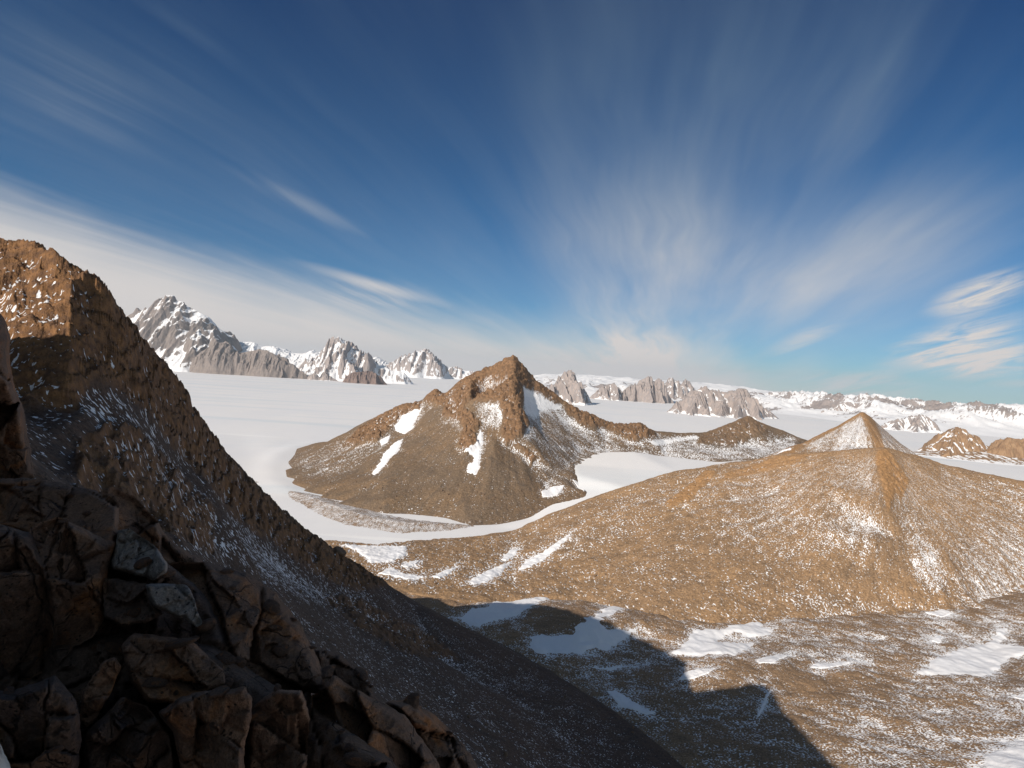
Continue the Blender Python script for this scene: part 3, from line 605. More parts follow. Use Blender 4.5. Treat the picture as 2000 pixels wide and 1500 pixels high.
crag = [(-300, 400), (60, 470), (190, 505), (250, 600), (300, 690), (345, 735), (400, 820), (450, 900), (510, 960), (600, 1040), (680, 1090), (760, 1140), (700, 1150), (620, 1120), (540, 1060), (460, 1010), (400, 930), (340, 870), (290, 800), (240, 765), (180, 745), (140, 800), (60, 800), (-300, 860)]
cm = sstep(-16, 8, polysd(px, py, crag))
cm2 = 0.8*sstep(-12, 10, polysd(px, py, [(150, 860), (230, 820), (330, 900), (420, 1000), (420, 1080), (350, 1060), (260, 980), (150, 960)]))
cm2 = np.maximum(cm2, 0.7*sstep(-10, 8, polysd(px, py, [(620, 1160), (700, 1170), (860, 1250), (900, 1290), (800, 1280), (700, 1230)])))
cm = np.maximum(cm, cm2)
depth = sstep(40, 120, Y)
wx = X+5*fbm(X/22, Y/22, oct=3, seed=101); wy = Y+5*fbm(X/22, Y/22, oct=3, seed=102)
rk = fbm(wx/24, wy/24, Z/15, oct=5, gain=0.48, seed=103, ridged=True)
ledge = fbm(X/44+Z/18, Y/44, Z/6.5, oct=4, gain=0.55, seed=107)
Z = Z + depth*cm*(rk*8.5-3.6+ledge*5.5+1.2*fbm(wx/6, wy/6, Z/3.5, oct=4, gain=0.6, seed=109, ridged=True)) + depth*(2.2*fbm(X/34, Y/34, oct=4, seed=104) + 0.9*fbm(X/6, Y/6, oct=4, gain=0.6, seed=105))
px, py = proj(X, Y, Z)
sn = amount(px, py, 0.22, [
    ([(140, 730), (200, 760), (330, 900), (500, 1060), (640, 1170), (560, 1160), (400, 1060), (250, 900), (160, 820)], 0.34, 26),
    ([(440, 1030), (560, 1100), (660, 1190), (560, 1150), (460, 1080)], 0.40, 20),
    ([(-100, 480), (60, 520), (140, 540), (100, 640), (60, 720), (-100, 700)], 0.36, 30),
    ([(700, 1300), (900, 1300), (1200, 1400), (1300, 1600), (600, 1600), (650, 1400)], 0.24, 60),
    ([(220, 560), (340, 740), (400, 900), (300, 760), (190, 740), (150, 640)], 0.12, 20),
    ([(600, 1080), (900, 1220), (900, 1260), (700, 1180)], 0.24, 14)])
sn = np.where(cm > 0.5, sn-0.05, sn) + 0.15*fbm(X/26, Y/26, oct=5, gain=0.6, seed=106)
al = np.stack([X*(-0.42)+Y*0.91+2*fbm(X/20, Y/20, oct=2, seed=108), X*0.91+Y*0.42, X*0], -1)
sn = sn + hollows(Z, 0.05)
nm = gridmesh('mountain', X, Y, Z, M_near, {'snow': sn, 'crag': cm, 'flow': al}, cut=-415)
tag(nm, 'dark shaded mountainside with a sunlit orange crag at its top left', 'mountain', 'structure')
# the rest of the same mountain beside and behind the camera: it casts the shade on the valley
bx, by = np.meshgrid(np.arange(-760, 420, 4.5), np.arange(-560, 1000, 4.5))
bz = near_height(bx, by, 1)
bz = bz + 7*fbm(bx/40, by/40, oct=5, gain=0.6, seed=111)
vis = (by > 14) & (bx > (-170-1000)/F0*by) & (bx < (1400-1000)/F0*by)
bz = bz - 30*vis
bz = np.where((np.hypot(bx, by) < 26), np.minimum(bz, -22+0*bz), bz)
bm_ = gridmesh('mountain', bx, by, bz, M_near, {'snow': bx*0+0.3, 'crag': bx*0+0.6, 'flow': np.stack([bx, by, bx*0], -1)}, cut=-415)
tag(bm_, 'rocky massif beside and behind the viewpoint whose shadow falls on the valley', 'mountain', 'structure')
print('terrain', round(time.time()-T0, 1))
# ------------------------------------------------------------------ far mountains
def far_mat(name, r1, r2, scale):
    mt, a, b = newmat(name)
    tc = a.node('ShaderNodeTexCoord').outputs['Object']; snow = a.attr('snow')
    n = a.noise(tc, 1/scale, 6, 0.65); n2 = a.noise(a.mapping(tc, sc=(1, 1, 0.35)), 3.3/scale, 4, 0.6)
    rock = a.mix(a.rng(n2, 0.35, 0.65), (*r1, 1), (*r2, 1))
    g = a.math('ADD', a.math('MULTIPLY', n, 0.6), a.math('MULTIPLY', n2, 0.4))
    mask = a.rng(a.math('ADD', snow, a.math('MULTIPLY', a.math('SUBTRACT', g, 0.5), 1.6)), 0.44, 0.56)
    a.inp(b.inputs['Base Color'], a.mix(mask, rock, (0.86, 0.86, 0.88, 1))); b.inputs['Roughness'].default_value = 0.85
    bp = a.node('ShaderNodeBump'); bp.inputs['Strength'].default_value = 0.8; bp.inputs['Distance'].default_value = scale*0.12
    a.inp(bp.inputs['Height'], a.math('MULTIPLY', g, a.rng(mask, 0, 1, 1.0, 0.25))); a.l.new(bp.outputs[0], b.inputs['Normal'])
    return mt
M_far = far_mat('far_rock_and_snow', (0.38, 0.32, 0.295), (0.28, 0.25, 0.245), 130.0)
M_left = far_mat('grey_rock_and_snow', (0.27, 0.225, 0.20), (0.20, 0.17, 0.16), 130.0)
M_purple = far_mat('far_purple_rock', (0.22, 0.155, 0.13), (0.15, 0.11, 0.10), 130.0)
M_nun = far_mat('nunatak_rock_and_snow', (0.34, 0.22, 0.13), (0.24, 0.15, 0.09), 90.0)
def tents(X, Y, ridges, zmin=-470):
    H = np.full(X.shape, float(zmin))
    for line, k in ridges:
        for a, b in zip(line[:-1], line[1:]):
            ex, ey = b[0]-a[0], b[1]-a[1]; L2 = ex*ex+ey*ey+1e-9
            t = np.clip(((X-a[0])*ex+(Y-a[1])*ey)/L2, 0, 1)
            d = np.hypot(X-a[0]-t*ex, Y-a[1]-t*ey)
            H = np.maximum(H, a[2]+t*(b[2]-a[2])-k*d)
    return H
def peak(name, label, sky, t, k=1.1, spurs=(), ks=1.5, rough=1.0, rock=0.5, mat=None, depth=0.12, shear=0.0, seed=0, nc=360, nr=280, base=-400, asp=1.0, cat='mountain'):
    L = [P3(p[0], p[1], t=(p[2] if len(p) > 2 else t)) for p in sky]
    rid = [(L, k)]+[([P3(*q[:2], t=q[2]) for q in s], ks) for s in spurs]
    x0, x1 = min(p[0] for p in sky), max(p[0] for p in sky); wpx = (x1-x0)
    X, Y = uvgrid(x0-wpx*0.12-6, x1+wpx*0.12+6, t*(1-depth*1.1), t*(1+depth*asp), nc, nr)
    S = t*wpx/F0; Hr = max(p[2] for p in L)-base
    s1 = Hr*0.55
    wx = X+0.16*Hr*fbm(X/s1, Y/s1, oct=4, seed=seed+1); wy = Y+0.16*Hr*fbm(X/s1, Y/s1, oct=4, seed=seed+2)
    H = tents(wx, wy, rid)
    gate = sstep(0, Hr*0.35, H-base)
    near_top = 1-0.85*np.exp(-(linesd(X, Y, [(p[0], p[1]) for p in L])/(0.10*Hr))**2)
    U = (X+shear*(Y-Y.mean())); rib = fbm(U/(Hr*0.34), Y/(Hr*1.5), oct=5, gain=0.55, seed=seed+3, ridged=True)
    rib = fbm((U+0.16*Hr*rib)/(Hr*0.34), Y/(Hr*1.5), oct=5, gain=0.55, seed=seed+3, ridged=True)
    H = H+rough*gate*near_top*Hr*(0.30*rib+0.035*fbm(X/(Hr*0.08), Y/(Hr*0.08), oct=4, gain=0.6, seed=seed+4))
    H = np.minimum(H, base+Hr*1.03)
    dxu = np.gradient(X, axis=1); gx = np.gradient(H, axis=1)/np.maximum(dxu, 1e-6)
    gy = (np.gradient(H, axis=0)-gx*np.gradient(X, axis=0))/np.gradient(Y, axis=0)
    slope = blur(np.hypot(gx, gy), 1, 1, 1)
    conc = (blur(H, 7, 7, 2)-H)/(Hr*0.02)
    sn = 0.5+(0.72-rock)*1.3+(1.0-slope)*0.45+0.16*np.clip(conc, -1.5, 1.5)-0.34*rib*sstep(0, 0.12, (H-base)/Hr)+0.30*fbm(U/(Hr*0.12), Y/(Hr*0.9), oct=4, seed=seed+5)
    sn = np.where(H < base+0.05*Hr, np.maximum(sn, sn+0.2), sn)
    o = gridmesh(name, X, Y, H, mat or M_far, {'snow': sn}, cut=base-25)
    tag(o, label, cat, 'structure')
    return o
peak('mountain', 'big grey peak with snowy streaks, leftmost on the horizon', [(120, 672), (200, 640), (245, 614), (290, 600), (318, 588), (334, 585), (344, 583), (352, 592), (360, 596), (385, 609), (405, 619), (413, 634), (419, 648), (430, 662), (446, 676)], 17200, k=1.35, ks=1.15,
     spurs=[[(338, 590, 17100), (322, 622, 16700), (300, 660, 16200), (288, 705, 15700)], [(360, 598, 17100), (350, 640, 16600), (325, 690, 16000), (315, 715, 15700)], [(290, 602, 17100), (265, 650, 16500), (240, 690, 16000)], [(405, 622, 17100), (385, 655, 16600), (368, 690, 16100), (350, 720, 15800)], [(418, 648, 17100), (425, 680, 16500), (420, 715, 16000)]], rock=0.34, rough=0.72, mat=M_left, shear=-0.55, depth=0.11, seed=200, nc=420, nr=360)
peak('mountain', 'low grey buttress wall at the foot of the big leftmost peak', [(340, 724), (362, 715), (380, 701), (400, 686), (420, 673), (437, 667), (450, 674), (461, 692), (475, 689), (490, 686), (505, 683), (520, 684), (535, 691), (555, 701), (575, 716), (590, 726), (606, 741)], 16000, k=1.5, ks=1.3,
     spurs=[[(x, y, 15980), (x-6, (y+yb)/2+4, 15780), (x-9, yb, 15500)] for x, y, yb in ((400, 688, 735), (437, 669, 737), (490, 688, 739), (520, 686, 740), (553, 702, 741), (578, 720, 742))], rock=1.02, mat=M_left, depth=0.06, seed=220, nc=420)
peak('mountain', 'white snow ridge between the big leftmost peak and the pointed one', [(425, 672), (445, 660), (455, 663), (475, 669), (490, 668), (505, 681), (520, 677), (535, 676), (555, 683), (575, 691), (600, 691), (607, 685), (612, 691), (640, 687), (655, 700)], 18200, k=0.55, rock=0.12, rough=0.4, depth=0.09, seed=240)
peak('mountain', 'pointed snow peak with dark triangular rock face', [(592, 726), (612, 700), (640, 686), (650, 674), (658, 664), (663, 667), (668, 661), (674, 669), (685, 680), (700, 687), (712, 695), (725, 708), (740, 716), (760, 722), (790, 728)], 17200, k=1.05, ks=1.1,
     spurs=[[(664, 668, 17150), (666, 690, 16700), (650, 715, 16300), (628, 736, 15900)], [(666, 690, 16700), (690, 720, 16200), (700, 742, 15900)], [(640, 688, 17100), (622, 712, 16500), (600, 735, 16000)], [(712, 697, 17100), (716, 712, 16800)]], rock=0.40, depth=0.10, seed=260)
peak('nunatak', 'small rock spikes standing in the ice below the pointed snow peak', [(598, 744), (606, 733), (614, 728), (622, 735), (630, 740), (637, 728), (645, 735), (662, 745)], 15700, k=1.3, rock=0.7, depth=0.03, seed=270, nc=160, nr=120, cat='nunatak')
peak('nunatak', 'low purple brown rock ridge lying alone on the white glacier', [(672, 742), (680, 733), (690, 728), (705, 726), (720, 725), (733, 729), (744, 738), (757, 750)], 15100, k=1.3, ks=1.2, spurs=[[(x, 729, 15080), (x+3, 748, 14800)] for x in (695, 712, 733)], rock=1.1, mat=M_purple, depth=0.035, seed=280, nc=260, nr=160, cat='nunatak')
peak('mountain', 'faint white hump behind the pointed snow peak', [(715, 708), (728, 699), (737, 697), (747, 704), (760, 714)], 27000, k=0.6, rock=0.15, rough=0.5, depth=0.06, seed=290, nc=160, nr=120, base=-300)
peak('mountain', 'far snowy double peak just left of the central mountain', [(738, 724), (755, 713), (765, 712), (780, 704), (790, 698), (798, 704), (808, 693), (818, 686), (824, 689), (830, 683), (837, 691), (845, 699), (855, 706), (865, 714), (885, 719), (905, 723), (925, 727)], 25000, k=0.95, ks=1.0,
     spurs=[[(792, 700, 24900), (798, 715, 24300), (812, 728, 23700)], [(822, 688, 24900), (824, 705, 24300), (815, 722, 23700)], [(835, 692, 24900), (850, 716, 24000)]], rock=0.40, depth=0.09, seed=300, base=-290)
# the snow plateau behind on the right
pl = mk([(a, b, 24000) for a, b in ((960, 738), (1040, 735), (1100, 733), (1150, 735), (1200, 738), (1260, 742), (1330, 746), (1400, 752), (1450, 757), (1500, 765), (1560, 776), (1600, 785), (1640, 792), (1720, 801), (1760, 806), (1850, 811), (1950, 815), (2100, 821), (2400, 838))])
pl += [P3(a, b, t=tt) for a, b, tt in ((1000, 760, 17500), (1150, 757, 17000), (1250, 762, 17000), (1350, 768, 16500), (1480, 784, 14500), (1600, 800, 12500), (1700, 812, 11000), (1800, 822, 10000), (1900, 828, 9500), (2000, 832, 9500), (2300, 846, 9500))]
pl += [P3(a, 900, t=tt)*np.array([1, 1, 0])+np.array([0, 0, -440]) for a, tt in ((960, 15500), (1150, 15000), (1350, 14000), (1480, 11500), (1600, 9500), (1750, 8000), (1900, 7000), (2050, 6500), (2350, 6500))]
pl += [p*np.array([1.35, 1.35, 0])+np.array([0, 0, -300]) for p in pl[:19]]
X, Y = uvgrid(970, 2300, 6300, 31000, 620, 420)
Z = blur(tin(pl, X, Y, fill=-460), 4, 3, 2)
gate = sstep(-430, -250, Z); px0_, py0_ = proj(X, Y, Z)
rk = fbm(X/1500, Y/2400, oct=5, gain=0.55, seed=320, ridged=True)
esc = np.exp(-((px0_-1250)*0+(py0_-(768+(px0_-1250)*0.09)))**2/(2*13.0**2))
Z = Z + gate*(110*rk-30) + gate*esc*(0.30+0.70*sstep(1420, 1560, px0_))*(420*np.maximum(0, fbm(X/1100, Y/2600, oct=6, gain=0.6, seed=324, ridged=True)))
px, py = proj(X, Y, Z)
gx_ = np.gradient(Z, axis=1)/np.gradient(X, axis=1); sn = 0.95-0.75*esc*sstep(-0.1, 0.5, fbm(X/800, Y/1600, oct=5, gain=0.6, seed=322))-0.5*esc*np.clip(np.abs(gx_), 0, 1)
sn = np.where(px < 1180, sn-0.1, sn)
po = gridmesh('plateau', X, Y, Z, M_far, {'snow': sn}, cut=-425)
tag(po, 'long white snow plateau closing the horizon on the right', 'plateau', 'structure')
peak('mountain', 'striped grey and white peak right behind the central mountain', [(1040, 795), (1060, 778), (1075, 762), (1085, 750), (1090, 741), (1098, 734), (1104, 729), (1112, 724), (1119, 735), (1127, 750), (1134, 764), (1141, 762), (1148, 776), (1160, 789)], 10600, k=1.35, ks=1.25,
     spurs=[[(1087, 750, 10500), (1105, 768, 10200), (1122, 792, 9800)], [(1112, 728, 10580), (1126, 760, 10200), (1143, 791, 9800)], [(1092, 740, 10580), (1080, 770, 10200), (1078, 796, 9800)], [(1141, 764, 10550), (1150, 785, 10300)]], rock=0.48, shear=0.5, depth=0.09, seed=340)
peak('mountain', 'small broad rock wedge left of the twin granite towers', [(1152, 776), (1165, 765), (1178, 756), (1190, 752), (1200, 748), (1205, 756), (1212, 771)], 14100, k=1.4, ks=1.3, spurs=[[(1180, 757, 14080), (1188, 776, 13700)], [(1200, 750, 14080), (1206, 772, 13700)]], rock=0.6, depth=0.035, seed=350, nc=260, nr=180)
peak('mountain', 'granite towers with blue shaded walls and a white cap', [(1192, 784), (1204, 778), (1218, 768), (1228, 756), (1238, 752), (1245, 755), (1250, 745), (1258, 739), (1265, 735), (1272, 737), (1277, 748), (1281, 745), (1288, 741), (1293, 752), (1300, 766), (1313, 783)], 14100, k=1.9, ks=1.9,
     spurs=[[(1266, 738, 14090), (1270, 760, 13850), (1275, 787, 13500)], [(1240, 754, 14090), (1240, 770, 13850), (1238, 787, 13550)], [(1288, 744, 14090), (1290, 765, 13900), (1296, 786, 13600)], [(1222, 768, 14050), (1216, 780, 13750)]], rock=0.80, rough=1.3, depth=0.035, seed=360, nc=360, nr=240)
peak('mountain', 'snowy twin horned summit right of the granite towers', [(1290, 772), (1300, 757), (1306, 748), (1313, 739), (1319, 746), (1326, 751), (1333, 748), (1338, 744), (1344, 757), (1360, 766), (1375, 772)], 15800, k=1.1, ks=1.1, spurs=[[(1313, 742, 15780), (1312, 762, 15300)], [(1338, 748, 15780), (1330, 766, 15300)]], rock=0.5, depth=0.05, seed=370, nc=260, nr=180)
peak('mountain', 'wide brown grey massif with white gullies in the middle of the right range', [(1290, 812), (1305, 800), (1320, 788), (1340, 781), (1352, 771), (1362, 762), (1375, 757), (1388, 764), (1400, 769), (1415, 768), (1430, 766), (1445, 760), (1452, 762), (1464, 775), (1475, 783), (1490, 793), (1505, 806), (1530, 822)], 9300, k=1.05, ks=1.15,
     spurs=[[(1322, 790, 9250), (1325, 805, 8950), (1318, 820, 8600)], [(1350, 773, 9250), (1368, 795, 8900), (1395, 822, 8450)], [(1375, 760, 9280), (1360, 790, 8900), (1350, 820, 8500)], [(1405, 770, 9250), (1412, 795, 8900), (1405, 820, 8500)], [(1450, 763, 9280), (1445, 790, 8900), (1440, 822, 8400)], [(1452, 764, 9280), (1475, 800, 8850), (1490, 825, 8450)]], rock=0.60, shear=0.3, depth=0.10, seed=380, nc=460, nr=360)
peak('mountain', 'rounded white dome with a blue rock band under its brim', [(1478, 800), (1498, 785), (1512, 777), (1528, 771), (1545, 768), (1560, 771), (1575, 780), (1592, 790), (1610, 800)], 15000, k=0.75, rock=0.30, rough=0.5, depth=0.06, seed=390, nc=260, nr=180)
peak('mountain', 'broken white summits peeping over the snowy pyramid', [(1590, 808), (1625, 800), (1640, 794), (1655, 786), (1664, 791), (1675, 787), (1688, 790), (1700, 792), (1708, 797), (1718, 796), (1730, 808), (1750, 818)], 11500, k=0.8, rock=0.36, rough=1.1, depth=0.08, seed=400)
peak('mountain', 'grey and white triangular peak right of the snowy pyramid', [(1700, 838), (1725, 830), (1750, 822), (1775, 817), (1788, 812), (1797, 810), (1806, 822), (1816, 829), (1830, 840), (1850, 850)], 8200, k=0.8, ks=0.9, spurs=[[(1797, 813, 8180), (1790, 835, 7800), (1782, 850, 7500)], [(1755, 822, 8180), (1745, 845, 7700)]], rock=0.44, depth=0.09, seed=410)
# nearer nunataks on the right
peak('nunatak', 'low brown shelf with thin snow in front of the two rock knobs', [(1770, 892), (1800, 886), (1850, 881), (1900, 879), (1950, 882), (2000, 886), (2080, 886), (2200, 900)], 4550, k=0.16, rock=0.85, rough=0.35, mat=M_nun, depth=0.09, seed=420, nc=320, nr=160, cat='nunatak')
peak('nunatak', 'brown rock knob draped in snow, nearer the snowy pyramid', [(1815, 886), (1830, 879), (1845, 871), (1853, 858), (1862, 844), (1869, 835), (1877, 837), (1884, 848), (1898, 855), (1912, 862), (1925, 871), (1945, 882)], 4700, k=0.85, ks=0.9, rough=0.7, spurs=[[(1869, 838, 4690), (1862, 862, 4560), (1850, 884, 4420)]], rock=0.66, mat=M_nun, depth=0.07, seed=430, nc=300, nr=240, cat='nunatak')
peak('nunatak', 'square brown rock knob at the right edge', [(1925, 884), (1942, 874), (1952, 870), (1956, 861), (1966, 857), (1978, 856), (1988, 858), (1994, 866), (1996, 880), (2010, 888)], 4480, k=1.3, rock=1.0, mat=M_nun, depth=0.04, seed=440, nc=220, nr=200, cat='nunatak')
# moraine band curving round the foot of the central mountain
mor = [[P3(a, b, z=-400+h) for a, b, h in ((488, 938, 1), (540, 950, 3), (600, 968, 6), (660, 990, 9), (720, 1008, 10), (790, 1020, 9), (860, 1024, 6), (920, 1026, 2))]]
X, Y = uvgrid(470, 960, 1480, 2450, 460, 420)
Z = tents(X+8*fbm(X/60, Y/60, oct=3, seed=451), Y+8*fbm(X/60, Y/60, oct=3, seed=452), [(mor[0], 0.13)])+1.2*fbm(X/18, Y/18, oct=4, gain=0.6, seed=450)
o = gridmesh('moraine', X, Y, Z, M_floor, {'snow': 0.50+0.2*fbm(X/60, Y/60, oct=3, seed=453), 'crag': X*0, 'flow': np.stack([X, Y, X*0], -1)}, cut=-404)
tag(o, 'thin grey moraine band curving round the foot of the central mountain', 'moraine', 'structure')
print('far', round(time.time()-T0, 1))
#NEXT2
# ------------------------------------------------------------------ snow patches lying on the slopes
bpy.context.view_layer.update()
def hit(o, px, py):
    d = Vector(pixdir(px, py)).normalized(); ok, p, n, i = o.ray_cast(Vector((0, 0, 0)), d, distance=30000)
    return p if ok else None
def height(o, x, y, default):
    ok, p, n, i = o.ray_cast(Vector((x, y, 2000)), Vector((0, 0, -1)), distance=5000)
    return p.z if ok else default
def snow_patch(o, poly, label, thick=1.2, rough=1.0, seed=0, group=None):
    rng = random.Random(seed)
    W = [hit(o, x, y) for x, y in poly]; W = [p for p in W if p is not None]
    if len(W) < 3: print('patch missed', label); return None
    # smooth and roughen the outline on the ground
    xy = np.array([(p.x, p.y) for p in W]); per = np.hypot(*(np.roll(xy, -1, 0)-xy).T).sum()
    step = per/230
    B = []
    for i in range(len(xy)):
        a, b = xy[i], xy[(i+1) % len(xy)]; n = max(1, int(np.hypot(*(b-a))/step))
        for k in range(n): B.append(a+(b-a)*k/n)
    B = np.array(B)
    for _ in range(2): B = (np.roll(B, 1, 0)+2*B+np.roll(B, -1, 0))/4
    T = np.roll(B, -1, 0)-np.roll(B, 1, 0); T = T/(np.hypot(T[:, 0], T[:, 1])[:, None]+1e-9); Nn = np.stack([T[:, 1], -T[:, 0]], -1)
    nz = fbm(B[:, 0]/(step*7), B[:, 1]/(step*7), oct=5, gain=0.72, seed=seed+5)
    B = B+Nn*(nz*step*4.6*rough)[:, None]
    x0, y0 = B.min(0); x1, y1 = B.max(0); g = max((x1-x0), (y1-y0))/110
    gx, gy = np.meshgrid(np.arange(x0, x1, g), np.arange(y0, y1, g))
    gx = gx+np.random.RandomState(seed).uniform(-.25, .25, gx.shape)*g; gy = gy+np.random.RandomState(seed+1).uniform(-.25, .25, gx.shape)*g
    sdv = polysd(gx, gy, B); ins = sdv > g*0.7
    pts = [Vector(p) for p in B]+[Vector((a, b)) for a, b in zip(gx[ins], gy[ins])]
    nb = len(B)
    v, e, f, *_ = delaunay_2d_cdt(pts, [(i, (i+1) % nb) for i in range(nb)], [], 1, 1e-4)
    V = np.array([(a.x, a.y) for a in v]); d = np.abs(polysd(V[:, 0], V[:, 1], B))
    zz = []; last = W[0].z
    for a, b in V: last = height(o, a, b, last); zz.append(last)
    zz = np.array(zz)
    off = -0.25+(thick+0.25)*sstep(0, g*3.2, d)
    Vt = np.column_stack([V, zz+off])
    fs = [list(q) for q in f if len(q) == 3]
    return tag(meshobj('snow_patch', Vt, np.array(fs), M_snow, attrs={}), label, 'snow patch', None, group)
OBJ = {'c': cmt, 'h': hm, 'v': vf, 'p': pm}
for i, (o, poly, lab, grp, th) in enumerate(PATCH): snow_patch(OBJ[o], poly, lab, th, seed=500+i*7, group=grp)
# ------------------------------------------------------------------ boulders
M_boul = newmat('boulder_rock'); _a = M_boul[1]; _tc = _a.node('ShaderNodeTexCoord').outputs['Object']
_a.inp(M_boul[2].inputs['Base Color'], _a.mix(_a.rng(_a.noise(_tc, 0.9, 4, 0.6), 0.35, 0.65), (0.20, 0.13, 0.085, 1), (0.12, 0.085, 0.06, 1))); M_boul[2].inputs['Roughness'].default_value = 0.9
M_boul = M_boul[0]
def boulder_mesh(seed):
    bm = bmesh.new(); bmesh.ops.create_icosphere(bm, subdivisions=3, radius=1.0); rs = np.random.RandomState(seed)
    pl_ = rs.normal(0, 1, (9, 3)); pl_ /= np.linalg.norm(pl_, axis=1)[:, None]; hs = rs.uniform(0.55, 0.9, 9)
    for v_ in bm.verts:
        p = np.array(v_.co)
        for n_, h_ in zip(pl_, hs):
            e_ = p@n_-h_
            if e_ > 0: p = p-n_*e_*0.9
        k_ = 1+0.08*float(perlin(np.array([p[0]*3]), np.array([p[1]*3]), np.array([p[2]*3]), seed)[0])
        v_.co = Vector(p*k_*np.array([1.15, 0.95, 0.8]))
    me = bpy.data.meshes.new('boulder'); bm.to_mesh(me); bm.free(); me.materials.append(M_boul); return me
BM = [boulder_mesh(k) for k in range(4)]
def boulder(o, px_, py_, r, label, group, k=0):
    p = hit(o, px_, py_)
    if p is None: return
    b = bpy.data.objects.new('boulder', BM[k % 4]); COL.objects.link(b); b.location = p+Vector((0, 0, r*0.25)); b.scale = (r, r, r); b.rotation_euler = (0.3*k, 0.2*k, 1.7*k)
    tag(b, label, 'boulder', None, group)
boulder(nm, 662, 1082, 8.5, 'lone dark boulder on the crest of the shadowed ridge', None, 1)
boulder(hm, 1163, 1125, 3.4, 'biggest dark boulder beside a snow scrap on the tawny hillside', None, 2)
boulder(hm, 1183, 1122, 2.2, 'smaller dark boulder just right of the biggest one on the hillside', None, 3)
boulder(hm, 1718, 1208, 3.5, 'orange block at the foot of the broad tawny hill', None, 0)
rb = random.Random(5)
for k in range(80):
    x = rb.uniform(640, 1130); y = rb.gauss(970, 38)
    if y < 870 or y > 1018 or (x > 1050 and y > 960): continue
    boulder(cmt, x, y, rb.uniform(1.3, 3.4), 'dark boulder among many scattered on the lower scree of the central mountain', 'boulders scattered on the central scree', k)
for k in range(60):
    x = rb.uniform(820, 2000); y = rb.uniform(1010, 1190)
    boulder(hm, x, y, rb.uniform(0.7, 1.9), 'small dark boulder among many scattered on the broad tawny hill', 'boulders scattered on the tawny hill', k)
for k in range(50):
    x = rb.uniform(1380, 2000); y = rb.uniform(1300, 1490)
    boulder(vf, x, y, rb.uniform(0.5, 1.5), 'brown boulder among many scattered on the stony valley floor', 'boulders scattered on the valley floor', k)
for k in range(60):
    x = rb.uniform(450, 1250); y = rb.uniform(1120, 1490)
    boulder(nm, x, y, rb.uniform(0.6, 2.0), 'boulder among many scattered on the dark shaded slope', 'boulders scattered on the shaded slope', k)
print('patches', round(time.time()-T0, 1))
#NEXT3
# ------------------------------------------------------------------ foreground rocks round the viewpoint
def granite(name, c1, c2, stain, k=1.0, pale=0.0):
    mt, a, b = newmat(name)
    tc = a.node('ShaderNodeTexCoord').outputs['Object']
    n1 = a.noise(tc, 1.3, 5, 0.6, 0.4); n2 = a.noise(tc, 7.0, 5, 0.7); n3 = a.noise(tc, 38.0, 3, 0.7)
    c = a.mix(a.rng(n1, 0.38, 0.62), (*c1, 1), (*c2, 1))
    st = a.noise(a.mapping(tc, loc=(4, 2, 9)), 1.0, 5, 0.65, 0.8)
    c = a.mix(a.rng(st, 0.52, 0.66, 0, 0.8), c, (*stain, 1))
    c = a.mix(a.rng(n2, 0.35, 0.72, 0.0, 0.55), c, (c1[0]*1.6, c1[1]*1.55, c1[2]*1.5, 1))
    pit = a.vor(tc, 16.0); pn = a.noise(tc, 5.0, 2)
    pm_ = a.math('MULTIPLY', a.rng(pit, 0.26, 0.16), a.rng(pn, 0.5, 0.56))
    c = a.mix(a.math('MULTIPLY', pm_, 0.8), c, (0.015, 0.013, 0.012, 1))
    wv = a.vmath('ADD', tc, a.vmath('SCALE', a.vmath('SUBTRACT', a.nt_noise(tc, 2.2), (0.5, 0.5, 0.5)), 0.22))
    cr_ = a.vor(a.mapping(wv, rot=(0.3, 0.2, 0.4), sc=(1.2, 1.2, 0.5)), 1.1, 'DISTANCE_TO_EDGE')
    crk = a.math('MULTIPLY', a.rng(cr_, 0.016, 0.0), a.rng(n1, 0.42, 0.55))
    c = a.mix(a.math('MULTIPLY', crk, 0.45), c, (0.012, 0.010, 0.010, 1))
    vm = a.node('ShaderNodeVectorMath', operation='SCALE'); a.inp(vm.inputs[0], c); a.inp(vm.inputs['Scale'], a.rng(n3, 0.25, 0.75, 0.6*k, 1.4*k, smooth=False))
    a.inp(b.inputs['Base Color'], vm.outputs[0]); b.inputs['Roughness'].default_value = 0.8
    h = a.math('ADD', a.math('MULTIPLY', n2, 0.75), a.math('MULTIPLY', n3, 0.30))
    h = a.math('ADD', h, a.math('MULTIPLY', a.math('SNAP', a.noise(tc, 3.2, 5, 0.6, 0.6), 0.07), 2.2))
    h = a.math('SUBTRACT', h, a.math('ADD', a.math('MULTIPLY', crk, 0.7), a.math('MULTIPLY', pm_, 0.35)))
    bp = a.node('ShaderNodeBump'); bp.inputs['Strength'].default_value = 1.0; bp.inputs['Distance'].default_value = 0.085
    a.inp(bp.inputs['Height'], h); a.l.new(bp.outputs[0], b.inputs['Normal'])
    return mt
def _ntn(s, vec, scale):
    x = s.node('ShaderNodeTexNoise'); s.inp(x.inputs['Vector'], vec); x.inputs['Scale'].default_value = scale; x.inputs['Detail'].default_value = 3
    return x.outputs[1]
NT.nt_noise = _ntn
M_gran = granite('brown_granite', (0.17, 0.10, 0.066), (0.10, 0.064, 0.048), (0.31, 0.13, 0.048))
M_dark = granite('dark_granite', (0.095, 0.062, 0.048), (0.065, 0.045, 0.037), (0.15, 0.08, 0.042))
M_pale = granite('pale_granite', (0.22, 0.195, 0.18), (0.15, 0.13, 0.12), (0.20, 0.15, 0.11))
